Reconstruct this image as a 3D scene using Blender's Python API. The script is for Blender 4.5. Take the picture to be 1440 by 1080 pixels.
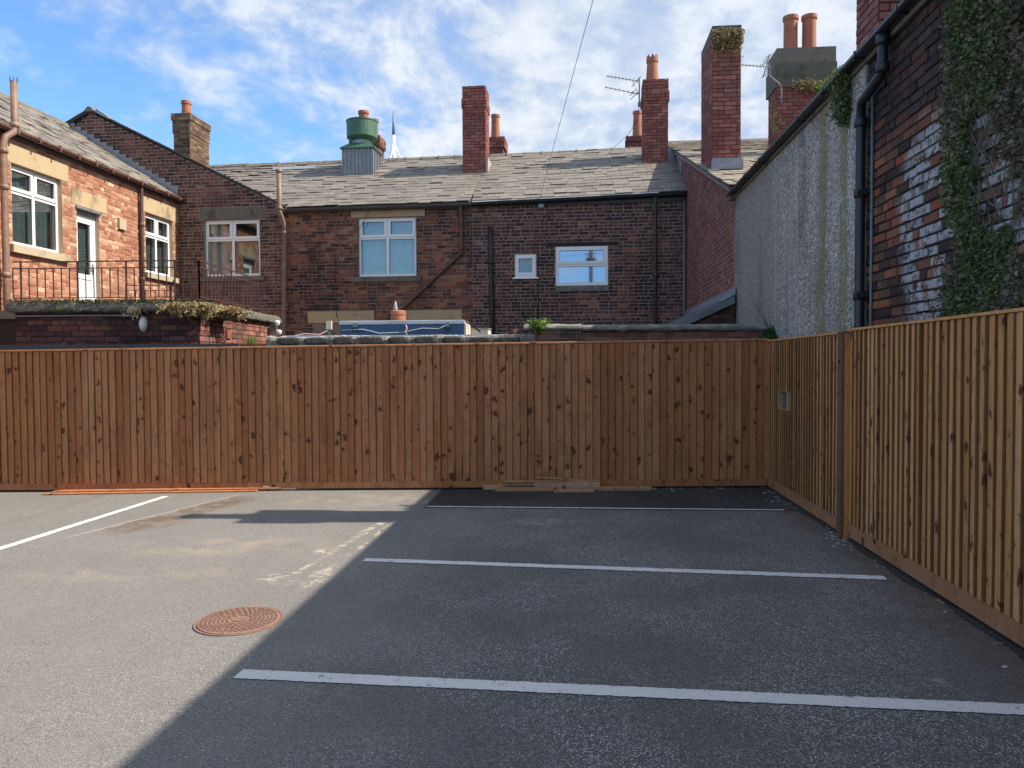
import bpy, math, random
from mathutils import Vector, Matrix

for o in list(bpy.data.objects):
    bpy.data.objects.remove(o)
S = bpy.context.scene
COL = S.collection
R = random.Random(11)
V = Vector
rad = math.radians

# ------------------------------------------------------------------ camera
cam_d = bpy.data.cameras.new('camera')
cam = bpy.data.objects.new('camera', cam_d)
COL.objects.link(cam)
S.camera = cam
cam_d.sensor_width = 36
cam_d.lens = 26.5
cam_d.clip_start = 0.05
cam_d.clip_end = 2000
PITCH = math.atan(30 / 1060)
cam.location = (0, 0, 1.62)
cam.rotation_euler = (Matrix.Rotation(rad(90) - PITCH, 3, 'X') @ Matrix.Rotation(-0.005, 3, 'Z')).to_euler()

# ------------------------------------------------------------------ light
SUN_TRAVEL = V((-1, 0.07, -1.01))
to_sun = -SUN_TRAVEL.normalized()
sun_d = bpy.data.lights.new('sun', 'SUN')
sun = bpy.data.objects.new('sun', sun_d)
COL.objects.link(sun)
sun.rotation_euler = to_sun.to_track_quat('Z', 'Y').to_euler()
sun.location = (12, -2, 14)
sun_d.energy = 3.5
sun_d.angle = rad(0.53)
sun_d.color = (1.0, 0.90, 0.76)

S.view_settings.view_transform = 'Standard'
S.view_settings.look = 'None'
S.view_settings.gamma = 1
S.view_settings.use_curve_mapping = False
S.view_settings.exposure = 1.17
S.render.resolution_x = 1024
S.render.resolution_y = 768


# ------------------------------------------------------------------ node helper
class NG:
    def __init__(self, nt):
        self.nt = nt

    def n(self, t, **kw):
        nd = self.nt.nodes.new(t)
        for k, v in kw.items():
            setattr(nd, k, v)
        return nd

    def put(self, sock, v):
        if v is None:
            return
        if isinstance(v, bpy.types.NodeSocket):
            self.nt.links.new(v, sock)
        elif isinstance(v, (tuple, list)) and sock.type == 'RGBA' and len(v) == 3:
            sock.default_value = (*v, 1)
        else:
            sock.default_value = v

    def m(self, op, a, b=None, c=None, clamp=False):
        nd = self.n('ShaderNodeMath', operation=op, use_clamp=clamp)
        for i, v in enumerate((a, b, c)):
            self.put(nd.inputs[i], v)
        return nd.outputs[0]

    def add(self, a, b): return self.m('ADD', a, b)
    def sub(self, a, b): return self.m('SUBTRACT', a, b)
    def mul(self, a, b): return self.m('MULTIPLY', a, b)

    def sstep(self, x, lo, hi):
        nd = self.n('ShaderNodeMapRange', interpolation_type='SMOOTHSTEP')
        self.put(nd.inputs[0], x)
        nd.inputs[1].default_value = lo
        nd.inputs[2].default_value = hi
        return nd.outputs[0]

    def vm(self, op, a, b=None, scale=None):
        nd = self.n('ShaderNodeVectorMath', operation=op)
        self.put(nd.inputs[0], a)
        self.put(nd.inputs[1], b)
        if scale is not None:
            self.put(nd.inputs['Scale'], scale)
        return nd.outputs['Value'] if op in ('DOT_PRODUCT', 'LENGTH', 'DISTANCE') else nd.outputs[0]

    def sep(self, v):
        nd = self.n('ShaderNodeSeparateXYZ')
        self.put(nd.inputs[0], v)
        return nd.outputs

    def comb(self, x, y, z):
        nd = self.n('ShaderNodeCombineXYZ')
        for i, v in enumerate((x, y, z)):
            self.put(nd.inputs[i], v)
        return nd.outputs[0]

    def noise(self, vec, scale, detail=4, rough=.6, dist=0.0, color=False):
        nd = self.n('ShaderNodeTexNoise')
        self.put(nd.inputs['Vector'], vec)
        nd.inputs['Scale'].default_value = scale
        nd.inputs['Detail'].default_value = detail
        nd.inputs['Roughness'].default_value = rough
        nd.inputs['Distortion'].default_value = dist
        return nd.outputs[1] if color else nd.outputs[0]

    def vor(self, vec, scale, feature='F1'):
        nd = self.n('ShaderNodeTexVoronoi', feature=feature)
        self.put(nd.inputs['Vector'], vec)
        nd.inputs['Scale'].default_value = scale
        return nd

    def ramp(self, fac, stops, interp='LINEAR'):
        nd = self.n('ShaderNodeValToRGB')
        cr = nd.color_ramp
        cr.interpolation = interp
        while len(cr.elements) < len(stops):
            cr.elements.new(0.5)
        for e, (p, c) in zip(cr.elements, stops):
            e.position = p
            e.color = (*c, 1) if len(c) == 3 else c
        self.put(nd.inputs[0], fac)
        return nd.outputs[0]

    def mix(self, fac, a, b, blend='MIX'):
        nd = self.n('ShaderNodeMix', data_type='RGBA', blend_type=blend)
        self.put(nd.inputs[0], fac)
        self.put(nd.inputs[6], a)
        self.put(nd.inputs[7], b)
        return nd.outputs[2]

    def bump(self, h, strength=.5, dist=.01, normal=None):
        nd = self.n('ShaderNodeBump')
        nd.inputs['Strength'].default_value = strength
        nd.inputs['Distance'].default_value = dist
        self.put(nd.inputs['Height'], h)
        if normal is not None:
            self.put(nd.inputs['Normal'], normal)
        return nd.outputs[0]

    def pos(self): return self.n('ShaderNodeNewGeometry').outputs['Position']
    def obj(self): return self.n('ShaderNodeTexCoord').outputs['Object']

    def rnd(self):
        a = self.n('ShaderNodeObjectInfo').outputs['Random']
        b = self.n('ShaderNodeNewGeometry').outputs['Random Per Island']
        return self.m('FRACT', self.add(a, b))

    def rvec(self, r, k=40.0):
        return self.comb(self.mul(r, k), self.mul(self.m('FRACT', self.mul(r, 17.3)), k), self.mul(self.m('FRACT', self.mul(r, 71.7)), k))


MATS = {}


def newmat(name):
    m = bpy.data.materials.new(name)
    m.use_nodes = True
    g = NG(m.node_tree)
    b = m.node_tree.nodes['Principled BSDF']
    MATS[name] = m
    return m, g, b


def plain(name, col, rough=.7, var=.25, scale=6, metal=0, bumpk=.15, bscale=40, spec=.5, dirt=None, dirt_amt=.5, dscale=1.5):
    """one surface: a base colour with mottling, wear and fine relief"""
    m, g, b = newmat(name)
    p = g.vm('ADD', g.pos(), g.rvec(g.rnd(), 7))
    n1 = g.noise(p, scale, 6, .65)
    c = g.mix(n1, tuple(x * (1 - var) for x in col), tuple(min(1, x * (1 + var)) for x in col))
    if dirt:
        d = g.sstep(g.noise(p, dscale, 7, .7), .48, .68)
        c = g.mix(g.mul(d, dirt_amt), c, dirt)
    g.put(b.inputs['Base Color'], c)
    b.inputs['Roughness'].default_value = rough
    b.inputs['Metallic'].default_value = metal
    b.inputs['Specular IOR Level'].default_value = spec
    if bumpk:
        g.put(b.inputs['Normal'], g.bump(g.noise(p, bscale, 4, .7), bumpk, .01))
    return m


# ------------------------------------------------------------------ world
w = bpy.data.worlds.new('World')
S.world = w
w.use_nodes = True
g = NG(w.node_tree)
bg = w.node_tree.nodes['Background']
sky = g.n('ShaderNodeTexSky', sky_type='NISHITA', sun_disc=False)
sky.sun_elevation = rad(45)
sky.sun_rotation = rad(94)
sky.air_density = 1.0
sky.dust_density = 0.6
sky.ozone_density = 2.0
d = g.n('ShaderNodeTexCoord').outputs['Generated']
dx, dy, dz = g.sep(d)
zz = g.add(g.m('MAXIMUM', dz, 0.0), 0.22)
cp = g.comb(g.m('DIVIDE', dx, zz), g.m('DIVIDE', dy, zz), 0.0)
warp = g.vm('ADD', cp, g.vm('SCALE', g.vm('SUBTRACT', g.noise(cp, 1.2, 3, .5, color=True), (.5, .5, .5)), scale=.32))
big = g.noise(warp, 0.9, 5, .6)
mid = g.noise(g.vm('MULTIPLY', warp, (1.0, .8, 1)), 6.5, 7, .55)
fine = g.noise(g.vm('MULTIPLY', warp, (1.0, .85, 1)), 22, 4, .6)
slant = g.m('MULTIPLY', g.m('MAXIMUM', g.m('MINIMUM', g.sub(g.m('DIVIDE', dx, zz), -.62), .85), -1.0), .24)
dens = g.add(g.add(g.mul(big, .48), g.mul(mid, .52)), g.add(g.mul(fine, .16), slant))
mask = g.mul(g.sstep(dens, .46, .76), .95)
ccol = g.mix(g.sstep(g.add(g.mul(mid, .7), g.mul(fine, .3)), .36, .64), (1.95, 2.4, 3.15), (3.45, 3.6, 3.8))
tint = g.mix(1.0, sky.outputs[0], (.60, .81, .98), 'MULTIPLY')
g.put(bg.inputs['Color'], g.mix(mask, tint, ccol))
bg.inputs['Strength'].default_value = 0.118


# ------------------------------------------------------------------ mesh helper
class MB:
    def __init__(self):
        self.v = []
        self.f = []

    def add(self, vs, fs):
        k = len(self.v)
        self.v += [V(x) for x in vs]
        self.f += [tuple(i + k for i in q) for q in fs]
        return self

    def box(self, x0, x1, y0, y1, z0, z1):
        return self.add([(x0, y0, z0), (x1, y0, z0), (x1, y1, z0), (x0, y1, z0), (x0, y0, z1), (x1, y0, z1), (x1, y1, z1), (x0, y1, z1)],
                        [(0, 3, 2, 1), (4, 5, 6, 7), (0, 1, 5, 4), (1, 2, 6, 5), (2, 3, 7, 6), (3, 0, 4, 7)])

    def obox(self, c, ax, ay, az):
        c, ax, ay, az = V(c), V(ax), V(ay), V(az)
        vs = [c + sx * ax + sy * ay + sz * az for sz in (-1, 1) for sx, sy in ((-1, -1), (1, -1), (1, 1), (-1, 1))]
        fs = [(0, 3, 2, 1), (4, 5, 6, 7), (0, 1, 5, 4), (1, 2, 6, 5), (2, 3, 7, 6), (3, 0, 4, 7)]
        if ax.cross(ay).dot(az) < 0:
            fs = [q[::-1] for q in fs]
        return self.add(vs, fs)

    def bar(self, a, b, wx, wy, up=(0, 0, 1)):
        a, b = V(a), V(b)
        t = (b - a)
        u = V(up)
        if abs(t.normalized().dot(u)) > .98:
            u = V((1, 0, 0))
        s = t.cross(u).normalized()
        n = s.cross(t).normalized()
        return self.obox((a + b) / 2, s * wx / 2, n * wy / 2, t / 2)

    def tube(self, pts, r, n=8, cap=True):
        pts = [V(p) for p in pts]
        rs = r if isinstance(r, (list, tuple)) else [r] * len(pts)
        k = len(self.v)
        prev = None
        for i, p in enumerate(pts):
            t = (pts[min(i + 1, len(pts) - 1)] - pts[max(i - 1, 0)])
            t = t.normalized() if t.length > 1e-9 else V((0, 0, 1))
            ref = prev if prev is not None else (V((1, 0, 0)) if abs(t.x) < .9 else V((0, 1, 0)))
            s = (ref - t * ref.dot(t)).normalized()
            prev = s
            q = t.cross(s)
            for j in range(n):
                a = 2 * math.pi * j / n
                self.v.append(p + (s * math.cos(a) + q * math.sin(a)) * rs[i])
        for i in range(len(pts) - 1):
            for j in range(n):
                a = k + i * n + j
                b = k + i * n + (j + 1) % n
                self.f.append((a, b, b + n, a + n))
        if cap:
            self.f.append(tuple(k + j for j in range(n))[::-1])
            self.f.append(tuple(k + (len(pts) - 1) * n + j for j in range(n)))
        return self

    def lathe(self, c, prof, n=20):
        c = V(c)
        k = len(self.v)
        for r, z in prof:
            for j in range(n):
                a = 2 * math.pi * j / n
                self.v.append(c + V((r * math.cos(a), r * math.sin(a), z)))
        for i in range(len(prof) - 1):
            for j in range(n):
                a = k + i * n + j
                b = k + i * n + (j + 1) % n
                self.f.append((a, b, b + n, a + n))
        return self

    def prism(self, poly, ext):
        """polygon (3-D points, counter-clockwise seen from outside) pulled back along ext"""
        n = len(poly)
        e = V(ext)
        vs = [V(p) for p in poly] + [V(p) + e for p in poly]
        fs = [tuple(range(n)), tuple(range(2 * n - 1, n - 1, -1))]
        fs += [(i, i + n, (i + 1) % n + n, (i + 1) % n) for i in range(n)]
        return self.add(vs, fs)

    def build(self, name, mat, parent=None, off=(0, 0, 0), smooth=False, kind=None):
        me = bpy.data.meshes.new(name)
        o = V(off)
        me.from_pydata([tuple(v - o) for v in self.v], [], self.f)
        me.materials.append(MATS[mat])
        if smooth:
            me.polygons.foreach_set('use_smooth', [True] * len(me.polygons))
        me.update()
        ob = bpy.data.objects.new(name, me)
        COL.objects.link(ob)
        ob.parent = parent
        if kind:
            ob['kind'] = kind
        return ob


def tag(o, label, cat, group=None):
    o['label'] = label
    o['category'] = cat
    if group:
        o['group'] = group
    return o


class Frame:
    """a thing's Empty at its base, standing in a turned ground frame; parts are given in frame coordinates"""

    def __init__(self, name, label, cat, origin=(0, 0, 0), rz=0.0, base=(0, 0, 0), group=None):
        self.M = Matrix.Translation(V(origin)) @ Matrix.Rotation(rz, 4, 'Z')
        self.off = V(base)
        e = bpy.data.objects.new(name, None)
        e.empty_display_size = .3
        COL.objects.link(e)
        e.location = self.M @ self.off
        e.rotation_euler = (0, 0, rz)
        tag(e, label, cat, group)
        self.root = e

    def part(self, mb, name, mat, parent=None, smooth=False, kind=None):
        return mb.build(name, mat, parent or self.root, self.off, smooth, kind)


CAMP = V((0, 0, 1.62))
cy, sy_ = math.cos(PITCH), math.sin(PITCH)


def in_view(P, marg=40):
    """is a world point inside the picture (for choosing which pieces are objects of their own)"""
    d = P - CAMP
    z = d.y * cy - d.z * sy_
    if z < .3:
        return False
    x = 720 + 1060 * d.x / z
    y = 540 - 1060 * (d.y * sy_ + d.z * cy) / z
    return -marg < x < 1440 + marg and -marg < y < 1080 + marg


SHARED = {}


def shared(key, mat, verts, faces):
    k = (key, mat)
    if k not in SHARED:
        me = bpy.data.meshes.new(key)
        me.from_pydata(verts, [], faces)
        me.materials.append(MATS[mat])
        me.update()
        SHARED[k] = me
    return SHARED[k]


def unit_brick(variant):
    """unit brick, front at y=-1, worn arrises, open at the back"""
    rr = random.Random(variant)
    ix, iz = .018, .055
    j = lambda a: rr.uniform(-a, a)
    vs = []
    for (sx, sz) in ((-1, -1), (1, -1), (1, 1), (-1, 1)):
        vs.append((sx * .5, 0, sz * .5))
    for (sx, sz) in ((-1, -1), (1, -1), (1, 1), (-1, 1)):
        vs.append((sx * (.5 + j(.006)), -.8 + j(.08), sz * (.5 + j(.03))))
    for (sx, sz) in ((-1, -1), (1, -1), (1, 1), (-1, 1)):
        vs.append((sx * (.5 - ix + j(.012)), -1 + j(.06), sz * (.5 - iz + j(.03))))
    fs = []
    for i in range(4):
        k = (i + 1) % 4
        fs.append((i, k, k + 4, i + 4))
        fs.append((i + 4, k + 4, k + 8, i + 8))
    fs.append((8, 9, 10, 11))
    return vs, fs


BRICKS = [unit_brick(i) for i in range(6)]
# a slate: unit square, lower edge at y=-.5, thickness 1
SLATE = ([(-.5, -.5, 0), (.5, -.5, 0), (.5, .5, 0), (-.5, .5, 0), (-.5, -.48, 1), (.49, -.5, 1), (.5, .5, 1), (-.49, .5, 1)],
         [(4, 5, 6, 7), (0, 1, 5, 4), (1, 2, 6, 5), (3, 0, 4, 7)])


def pieces(fr, parent, items, name, mat, meshes, limit=300, seen=None):
    """items: (P, 3x3 axes already scaled). The nearest in view become objects that share mesh data, the rest one joined part"""
    order = []
    for it in items:
        Wp = fr.M @ it[0]
        if in_view(Wp) and (seen is None or seen(it[0])):
            order.append(((Wp - CAMP).length, len(order), it))
    order.sort(key=lambda t: t[0])
    chosen = [t[2] for t in order[:limit]]
    ids = set(id(c) for c in chosen)
    mb = MB()
    for it in items:
        k = R.randrange(len(meshes))
        vs, fs = meshes[k]
        P, A = it
        if id(it) in ids:
            me = shared(name + str(k), mat, vs, fs)
            ob = bpy.data.objects.new(name, me)
            COL.objects.link(ob)
            ob.parent = parent
            ob.matrix_local = Matrix.Translation(P - fr.off) @ A.to_4x4()
        else:
            mb.add([P + A @ V(v) for v in vs], fs)
    if mb.v:
        fr.part(mb, name + 'work' if name == 'brick' else name + '_covering', mat, parent, kind='stuff')


def lay(u0, u1, z0, z1, ch=.083, bl=.236, holes=(), span=None, joint=.010, hdr=3, seed=1, jit=.004):
    rr = random.Random(seed)
    out = []
    row = 0
    z = z0
    while z < z1 - .02:
        header = hdr and row % hdr == hdr - 1
        L = bl / 2 if header else bl
        u = u0 - (row % 2) * bl * .25 * (1 if header else 2) - rr.uniform(0, .02)
        while u < u1:
            ll = L
            if rr.random() < .12:
                ll = bl * .5 if not header else bl
            a, b = max(u, u0), min(u + ll, u1)
            u += ll
            if span:
                lo, hi = span(z + ch * .75)
                a, b = max(a, lo), min(b, hi)
                if b - a < .035:
                    continue
            segs = [(a, b)]
            zc = z + ch / 2
            for (h0, h1, k0, k1) in holes:
                if k0 < zc < k1:
                    ns = []
                    for (p, q) in segs:
                        if q <= h0 or p >= h1:
                            ns.append((p, q))
                        else:
                            if p < h0:
                                ns.append((p, h0))
                            if q > h1:
                                ns.append((h1, q))
                    segs = ns
            for (p, q) in segs:
                if q - p < .035:
                    continue
                jj = joint + rr.uniform(-.002, .003)
                out.append(((p + q) / 2, zc + rr.uniform(-jit, jit) * .6, q - p - jj, ch - jj, rr.uniform(-1, 1)))
        z += ch
        row += 1
    return out


def brick_face(fr, parent, o, du, n, bricks, mat, proud=.007, jitter=.003, limit=300, seen=None, depth=.012):
    """bricks proud of the mortar face o + u*du + z"""
    o, du, n = V(o), V(du).normalized(), V(n).normalized()
    items = []
    for (u, z, bw, bh, r) in bricks:
        P = o + du * u + V((0, 0, z))
        dpt = depth + proud + r * jitter
        # unit brick: x along du, -y outward, z up; back sits 'depth' inside the mortar
        tw = R.uniform(-.006, .006)
        A = Matrix((du * bw + V((0, 0, tw * bw)), -n * dpt, V((0, 0, bh)) - du * tw * bh)).transposed()
        items.append((P - n * depth, A))
    pieces(fr, parent, items, 'brick', mat, BRICKS, limit, seen)


def wall_sheet(mb, o, du, n, u0, u1, z0, z1, holes=(), top=None, reveal=.11):
    """mortar face with openings and their reveals"""
    o, du, n = V(o), V(du).normalized(), V(n).normalized()
    P = lambda u, z, d=0: o + du * u + V((0, 0, z)) - n * d
    flip = du.cross(V((0, 0, 1))).dot(n) < 0
    us = sorted(set([u0, u1] + [h for q in holes for h in q[:2]]))
    zs = sorted(set([z0, z1] + [h for q in holes for h in q[2:]]))

    def quad(a, b, c, e):
        mb.add([a, b, c, e], [(3, 2, 1, 0) if flip else (0, 1, 2, 3)])
    for i in range(len(us) - 1):
        for j in range(len(zs) - 1):
            uc, zc = (us[i] + us[i + 1]) / 2, (zs[j] + zs[j + 1]) / 2
            if any(h[0] < uc < h[1] and h[2] < zc < h[3] for h in holes):
                continue
            quad(P(us[i], zs[j]), P(us[i + 1], zs[j]), P(us[i + 1], zs[j + 1]), P(us[i], zs[j + 1]))
    for (a, b, c, e) in holes:
        quad(P(a, c), P(a, c, reveal), P(a, e, reveal), P(a, e))
        quad(P(b, c, reveal), P(b, c), P(b, e), P(b, e, reveal))
        quad(P(a, c), P(b, c), P(b, c, reveal), P(a, c, reveal))
        quad(P(a, e, reveal), P(b, e, reveal), P(b, e), P(a, e))
    if top:
        poly = [P(u, z) for (u, z) in top]
        mb.add(poly, [tuple(range(len(poly)))[::-1] if flip else tuple(range(len(poly)))])


class WallRef:
    def __init__(self, o, du, n):
        self.o, self.du, self.n = V(o), V(du).normalized(), V(n).normalized()

    def P(self, u, z, d=0):
        return self.o + self.du * u + V((0, 0, z)) - self.n * d

    def box(self, mb, u0, u1, z0, z1, d0, d1):
        c = self.P((u0 + u1) / 2, (z0 + z1) / 2, (d0 + d1) / 2)
        mb.obox(c, self.du * (u1 - u0) / 2, self.n * (d1 - d0) / 2, V((0, 0, (z1 - z0) / 2)))


def ring(wr, mb, u0, u1, z0, z1, t, d0, d1, tb=None):
    tb = tb or t
    wr.box(mb, u0, u0 + t, z0, z1, d0, d1)
    wr.box(mb, u1 - t, u1, z0, z1, d0, d1)
    wr.box(mb, u0 + t, u1 - t, z0, z0 + tb, d0 + .001, d1 - .001)
    wr.box(mb, u0 + t, u1 - t, z1 - t, z1, d0 + .001, d1 - .001)


def curtain_mesh(wr, u0, u1, z0, z1, d, waves, amp, seed):
    rr = random.Random(seed)
    mb = MB()
    n = max(24, int((u1 - u0) * 70))
    ph = rr.uniform(0, 6)
    for i in range(n + 1):
        u = u0 + (u1 - u0) * i / n
        dd = d + amp * math.sin(waves * (u - u0) + ph + .8 * math.sin(7 * u)) + amp * .4 * math.sin(waves * 2.7 * u)
        mb.v += [wr.P(u, z0, dd), wr.P(u, z1, dd * .9)]
    for i in range(n):
        mb.f.append((2 * i, 2 * i + 2, 2 * i + 3, 2 * i + 1))
    return mb


def window(fr, wr, u0, u1, z0, z1, kind, recess=.07, split=.36, curtain='full', room='room_dim', glass='glass', net='net'):
    """white plastic window set back in its opening: outer frame > casement, pane, curtain"""
    d0, d1 = recess, recess + .065
    f = .055
    uc = (u0 + u1) / 2
    zt = z1 - (z1 - z0) * split
    mb = MB()
    ring(wr, mb, u0 + .003, u1 - .003, z0 + .003, z1 - .003, f, d0, d1, tb=.07)
    lights, cas = [], []
    if kind == 'four':
        wr.box(mb, uc - .035, uc + .035, z0 + .07, z1 - f, d0 + .004, d1 - .004)
        wr.box(mb, u0 + f, uc - .035, zt - .035, zt + .035, d0 + .006, d1 - .006)
        wr.box(mb, uc + .035, u1 - f, zt - .035, zt + .035, d0 + .006, d1 - .006)
        for a, b in ((u0 + f, uc - .035), (uc + .035, u1 - f)):
            lights.append((a, b, z0 + .07, zt - .035))
            cas.append((a - .016, b + .016, zt + .02, z1 - f + .016))
    elif kind == 'two':
        wr.box(mb, u0 + f, u1 - f, zt - .04, zt + .04, d0 + .004, d1 - .004)
        lights.append((u0 + f, u1 - f, z0 + .07, zt - .04))
        cas.append((u0 + f - .016, u1 - f + .016, zt + .024, z1 - f + .016))
    else:
        cas.append((u0 + f - .02, u1 - f + .02, z0 + .06, z1 - f + .016))
    win = fr.part(mb, 'window', 'upvc')
    for (a, b, c, e) in cas:
        mb = MB()
        ring(wr, mb, a, b, c, e, .06, d0 - .016, d0 + .03)
        fr.part(mb, 'casement', 'upvc', win)
        lights.append((a + .06, b - .06, c + .06, e - .06))
    for (a, b, c, e) in lights:
        mb = MB()
        wr.box(mb, a - .006, b + .006, c - .006, e + .006, d0 + .032, d0 + .044)
        fr.part(mb, 'pane', glass, win)
        mb = MB()
        ring(wr, mb, a - .001, b + .001, c - .001, e + .001, .008, d0 + .018, d0 + .031)
        fr.part(mb, 'gasket', 'rubber', win)
    # the room behind, open towards the glass
    mb = MB()
    for q in (((u0, z0, d1), (u0, z0, .9), (u0, z1, .9), (u0, z1, d1)), ((u1, z0, .9), (u1, z0, d1), (u1, z1, d1), (u1, z1, .9)),
              ((u0, z0, .9), (u1, z0, .9), (u1, z1, .9), (u0, z1, .9)), ((u0, z0, d1), (u1, z0, d1), (u1, z0, .9), (u0, z0, .9)),
              ((u0, z1, .9), (u1, z1, .9), (u1, z1, d1), (u0, z1, d1))):
        mb.add([wr.P(*t) for t in q], [(0, 1, 2, 3)])
    fr.part(mb, 'room_lining', room, win)
    if curtain == 'full':
        fr.part(curtain_mesh(wr, u0 + .03, u1 - .03, z0 + .03, z1 - .05, d1 + .10, 26, .022, int(u0 * 100)), 'net_curtain', net, win, smooth=True)
    elif curtain == 'side':
        fr.part(curtain_mesh(wr, u0 + .02, u0 + (u1 - u0) * .38, z0 + .03, z1 - .05, d1 + .13, 34, .03, int(u0 * 100)), 'net_curtain', 'net', win, smooth=True)
    return win


def collar_pipe(fr, pts, r, mat, name='drainpipe', collars=(), parent=None, n=10):
    mb = MB()
    mb.tube(pts, r, n)
    for c, axis in collars:
        c, a = V(c), V(axis).normalized()
        mb.tube([c - a * .045, c - a * .035, c + a * .035, c + a * .045], [r * 1.05, r * 1.35, r * 1.35, r * 1.05], n)
    return fr.part(mb, name, mat, parent, smooth=True)


def chimney(fr, x0, x1, y0, y1, segs, mat, mortar, seed=1, faces='frl', bl=.236, hdr=0, limit=300):
    """segs: (z0, z1, widening). A stack with bricks on its seen faces"""
    mb = MB()
    for (z0, z1, e) in segs:
        mb.box(x0 - e, x1 + e, y0 - e, y1 + e, z0, z1)
    ch = fr.part(mb, 'chimney', mortar)
    for k, (z0, z1, e) in enumerate(segs):
        a, b, c, d_ = x0 - e, x1 + e, y0 - e, y1 + e
        if 'f' in faces:
            brick_face(fr, ch, (0, c, 0), (1, 0, 0), (0, -1, 0), lay(a - .004, b + .004, z0, z1, bl=bl, hdr=hdr, seed=seed + k, joint=.013), mat, .007, .002, limit)
        if 'r' in faces:
            brick_face(fr, ch, (b, 0, 0), (0, 1, 0), (1, 0, 0), lay(c - .004, d_ + .004, z0, z1, bl=bl, hdr=hdr, seed=seed + k + 50, joint=.013), mat, .007, .002, limit)
        if 'l' in faces:
            brick_face(fr, ch, (a, 0, 0), (0, -1, 0), (-1, 0, 0), lay(-d_ - .004, -c + .004, z0, z1, bl=bl, hdr=hdr, seed=seed + k + 90, joint=.013), mat, .007, .002, limit)
    return ch


def slate_slope(fr, parent, o, du, dv, width, length, mat, sw=.33, gauge=.215, seed=1, clip=None, limit=300, seen=None, thick=.013):
    """slates in lapped courses from the eave o up dv"""
    rr = random.Random(seed)
    o, du, dv = V(o), V(du).normalized(), V(dv).normalized()
    n = du.cross(dv).normalized()
    items = []
    row = 0
    s = -.04
    while s < length:
        g_ = min(gauge, length - s + .02)
        u = -(row % 2) * sw * .5
        while u < width:
            bw = sw * rr.uniform(.88, 1.12)
            a, b = max(u, 0), min(u + bw, width)
            u += bw
            if b - a < .05 or (clip and not clip((a + b) / 2, s + g_ / 2)):
                continue
            ln = g_ * 1.42
            slip = rr.uniform(-.012, .012) - (.05 if rr.random() < .012 else 0)
            tilt = rr.uniform(-.02, .02)
            # lower edge rides on the course below
            lift = .026 + rr.uniform(0, .010) + rr.random() ** 5 * .03
            e1 = du + dv * tilt
            e2 = dv - du * tilt - n * (lift * .75 / ln)
            P = o + du * (a + b) / 2 + dv * (s + ln / 2 + slip) + n * (lift * .62)
            A = Matrix((e1 * (b - a - .006), e2 * ln, n * thick * rr.uniform(.8, 1.5))).transposed()
            items.append((P, A))
        s += gauge
        row += 1
    pieces(fr, parent, items, 'slate', mat, [SLATE], limit, seen)


def pot(fr, parent, c, h, r0, r1, mat='terracotta', crown=0, name='chimney_pot', rings=2):
    mb = MB()
    prof = [(r0 * 1.12, 0), (r0 * 1.12, .05), (r0, .07)]
    for i in range(1, 6):
        t = i / 6
        prof.append((r0 + (r1 - r0) * t, .07 + (h - .17) * t))
    prof += [(r1, h - .10), (r1 * 1.16, h - .08), (r1 * 1.16, h), (r1 * .85, h), (r1 * .8, h - .25)]
    mb.lathe(c, prof, 18)
    if crown:
        c = V(c)
        for i in range(crown):
            a = 2 * math.pi * i / crown
            e = V((math.cos(a), math.sin(a), 0))
            t = V((-e.y, e.x, 0))
            b = c + e * r1 * 1.1 + V((0, 0, h))
            mb.add([b - t * .055, b + t * .055, b + V((0, 0, .11)), b - e * .03 - t * .055, b - e * .03 + t * .055, b - e * .03 + V((0, 0, .11))],
                   [(0, 1, 2), (5, 4, 3), (0, 2, 5, 3), (1, 4, 5, 2)])
    return fr.part(mb, name, mat, parent, smooth=False)


def leaves(pts, size, rr, aspect=1.3, up=.3, droop=0.0):
    """one mesh of small folded leaves"""
    mb = MB()
    for P in pts:
        P = V(P[:3])
        s = size * rr.uniform(.55, 1.25)
        ax = V((rr.gauss(0, 1), rr.gauss(0, 1), rr.gauss(0, .7) + up)).normalized()
        t = V((rr.gauss(0, 1), rr.gauss(0, 1), rr.gauss(0, 1)))
        sd = ax.cross(t).normalized() * s * .5
        n = sd.cross(ax).normalized() * s * .18
        tip = P + ax * s * aspect
        mid = P + ax * s * aspect * .45
        mb.add([P, mid + sd + n, tip, mid - sd + n], [(0, 1, 2), (0, 2, 3)])
    return mb


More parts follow.
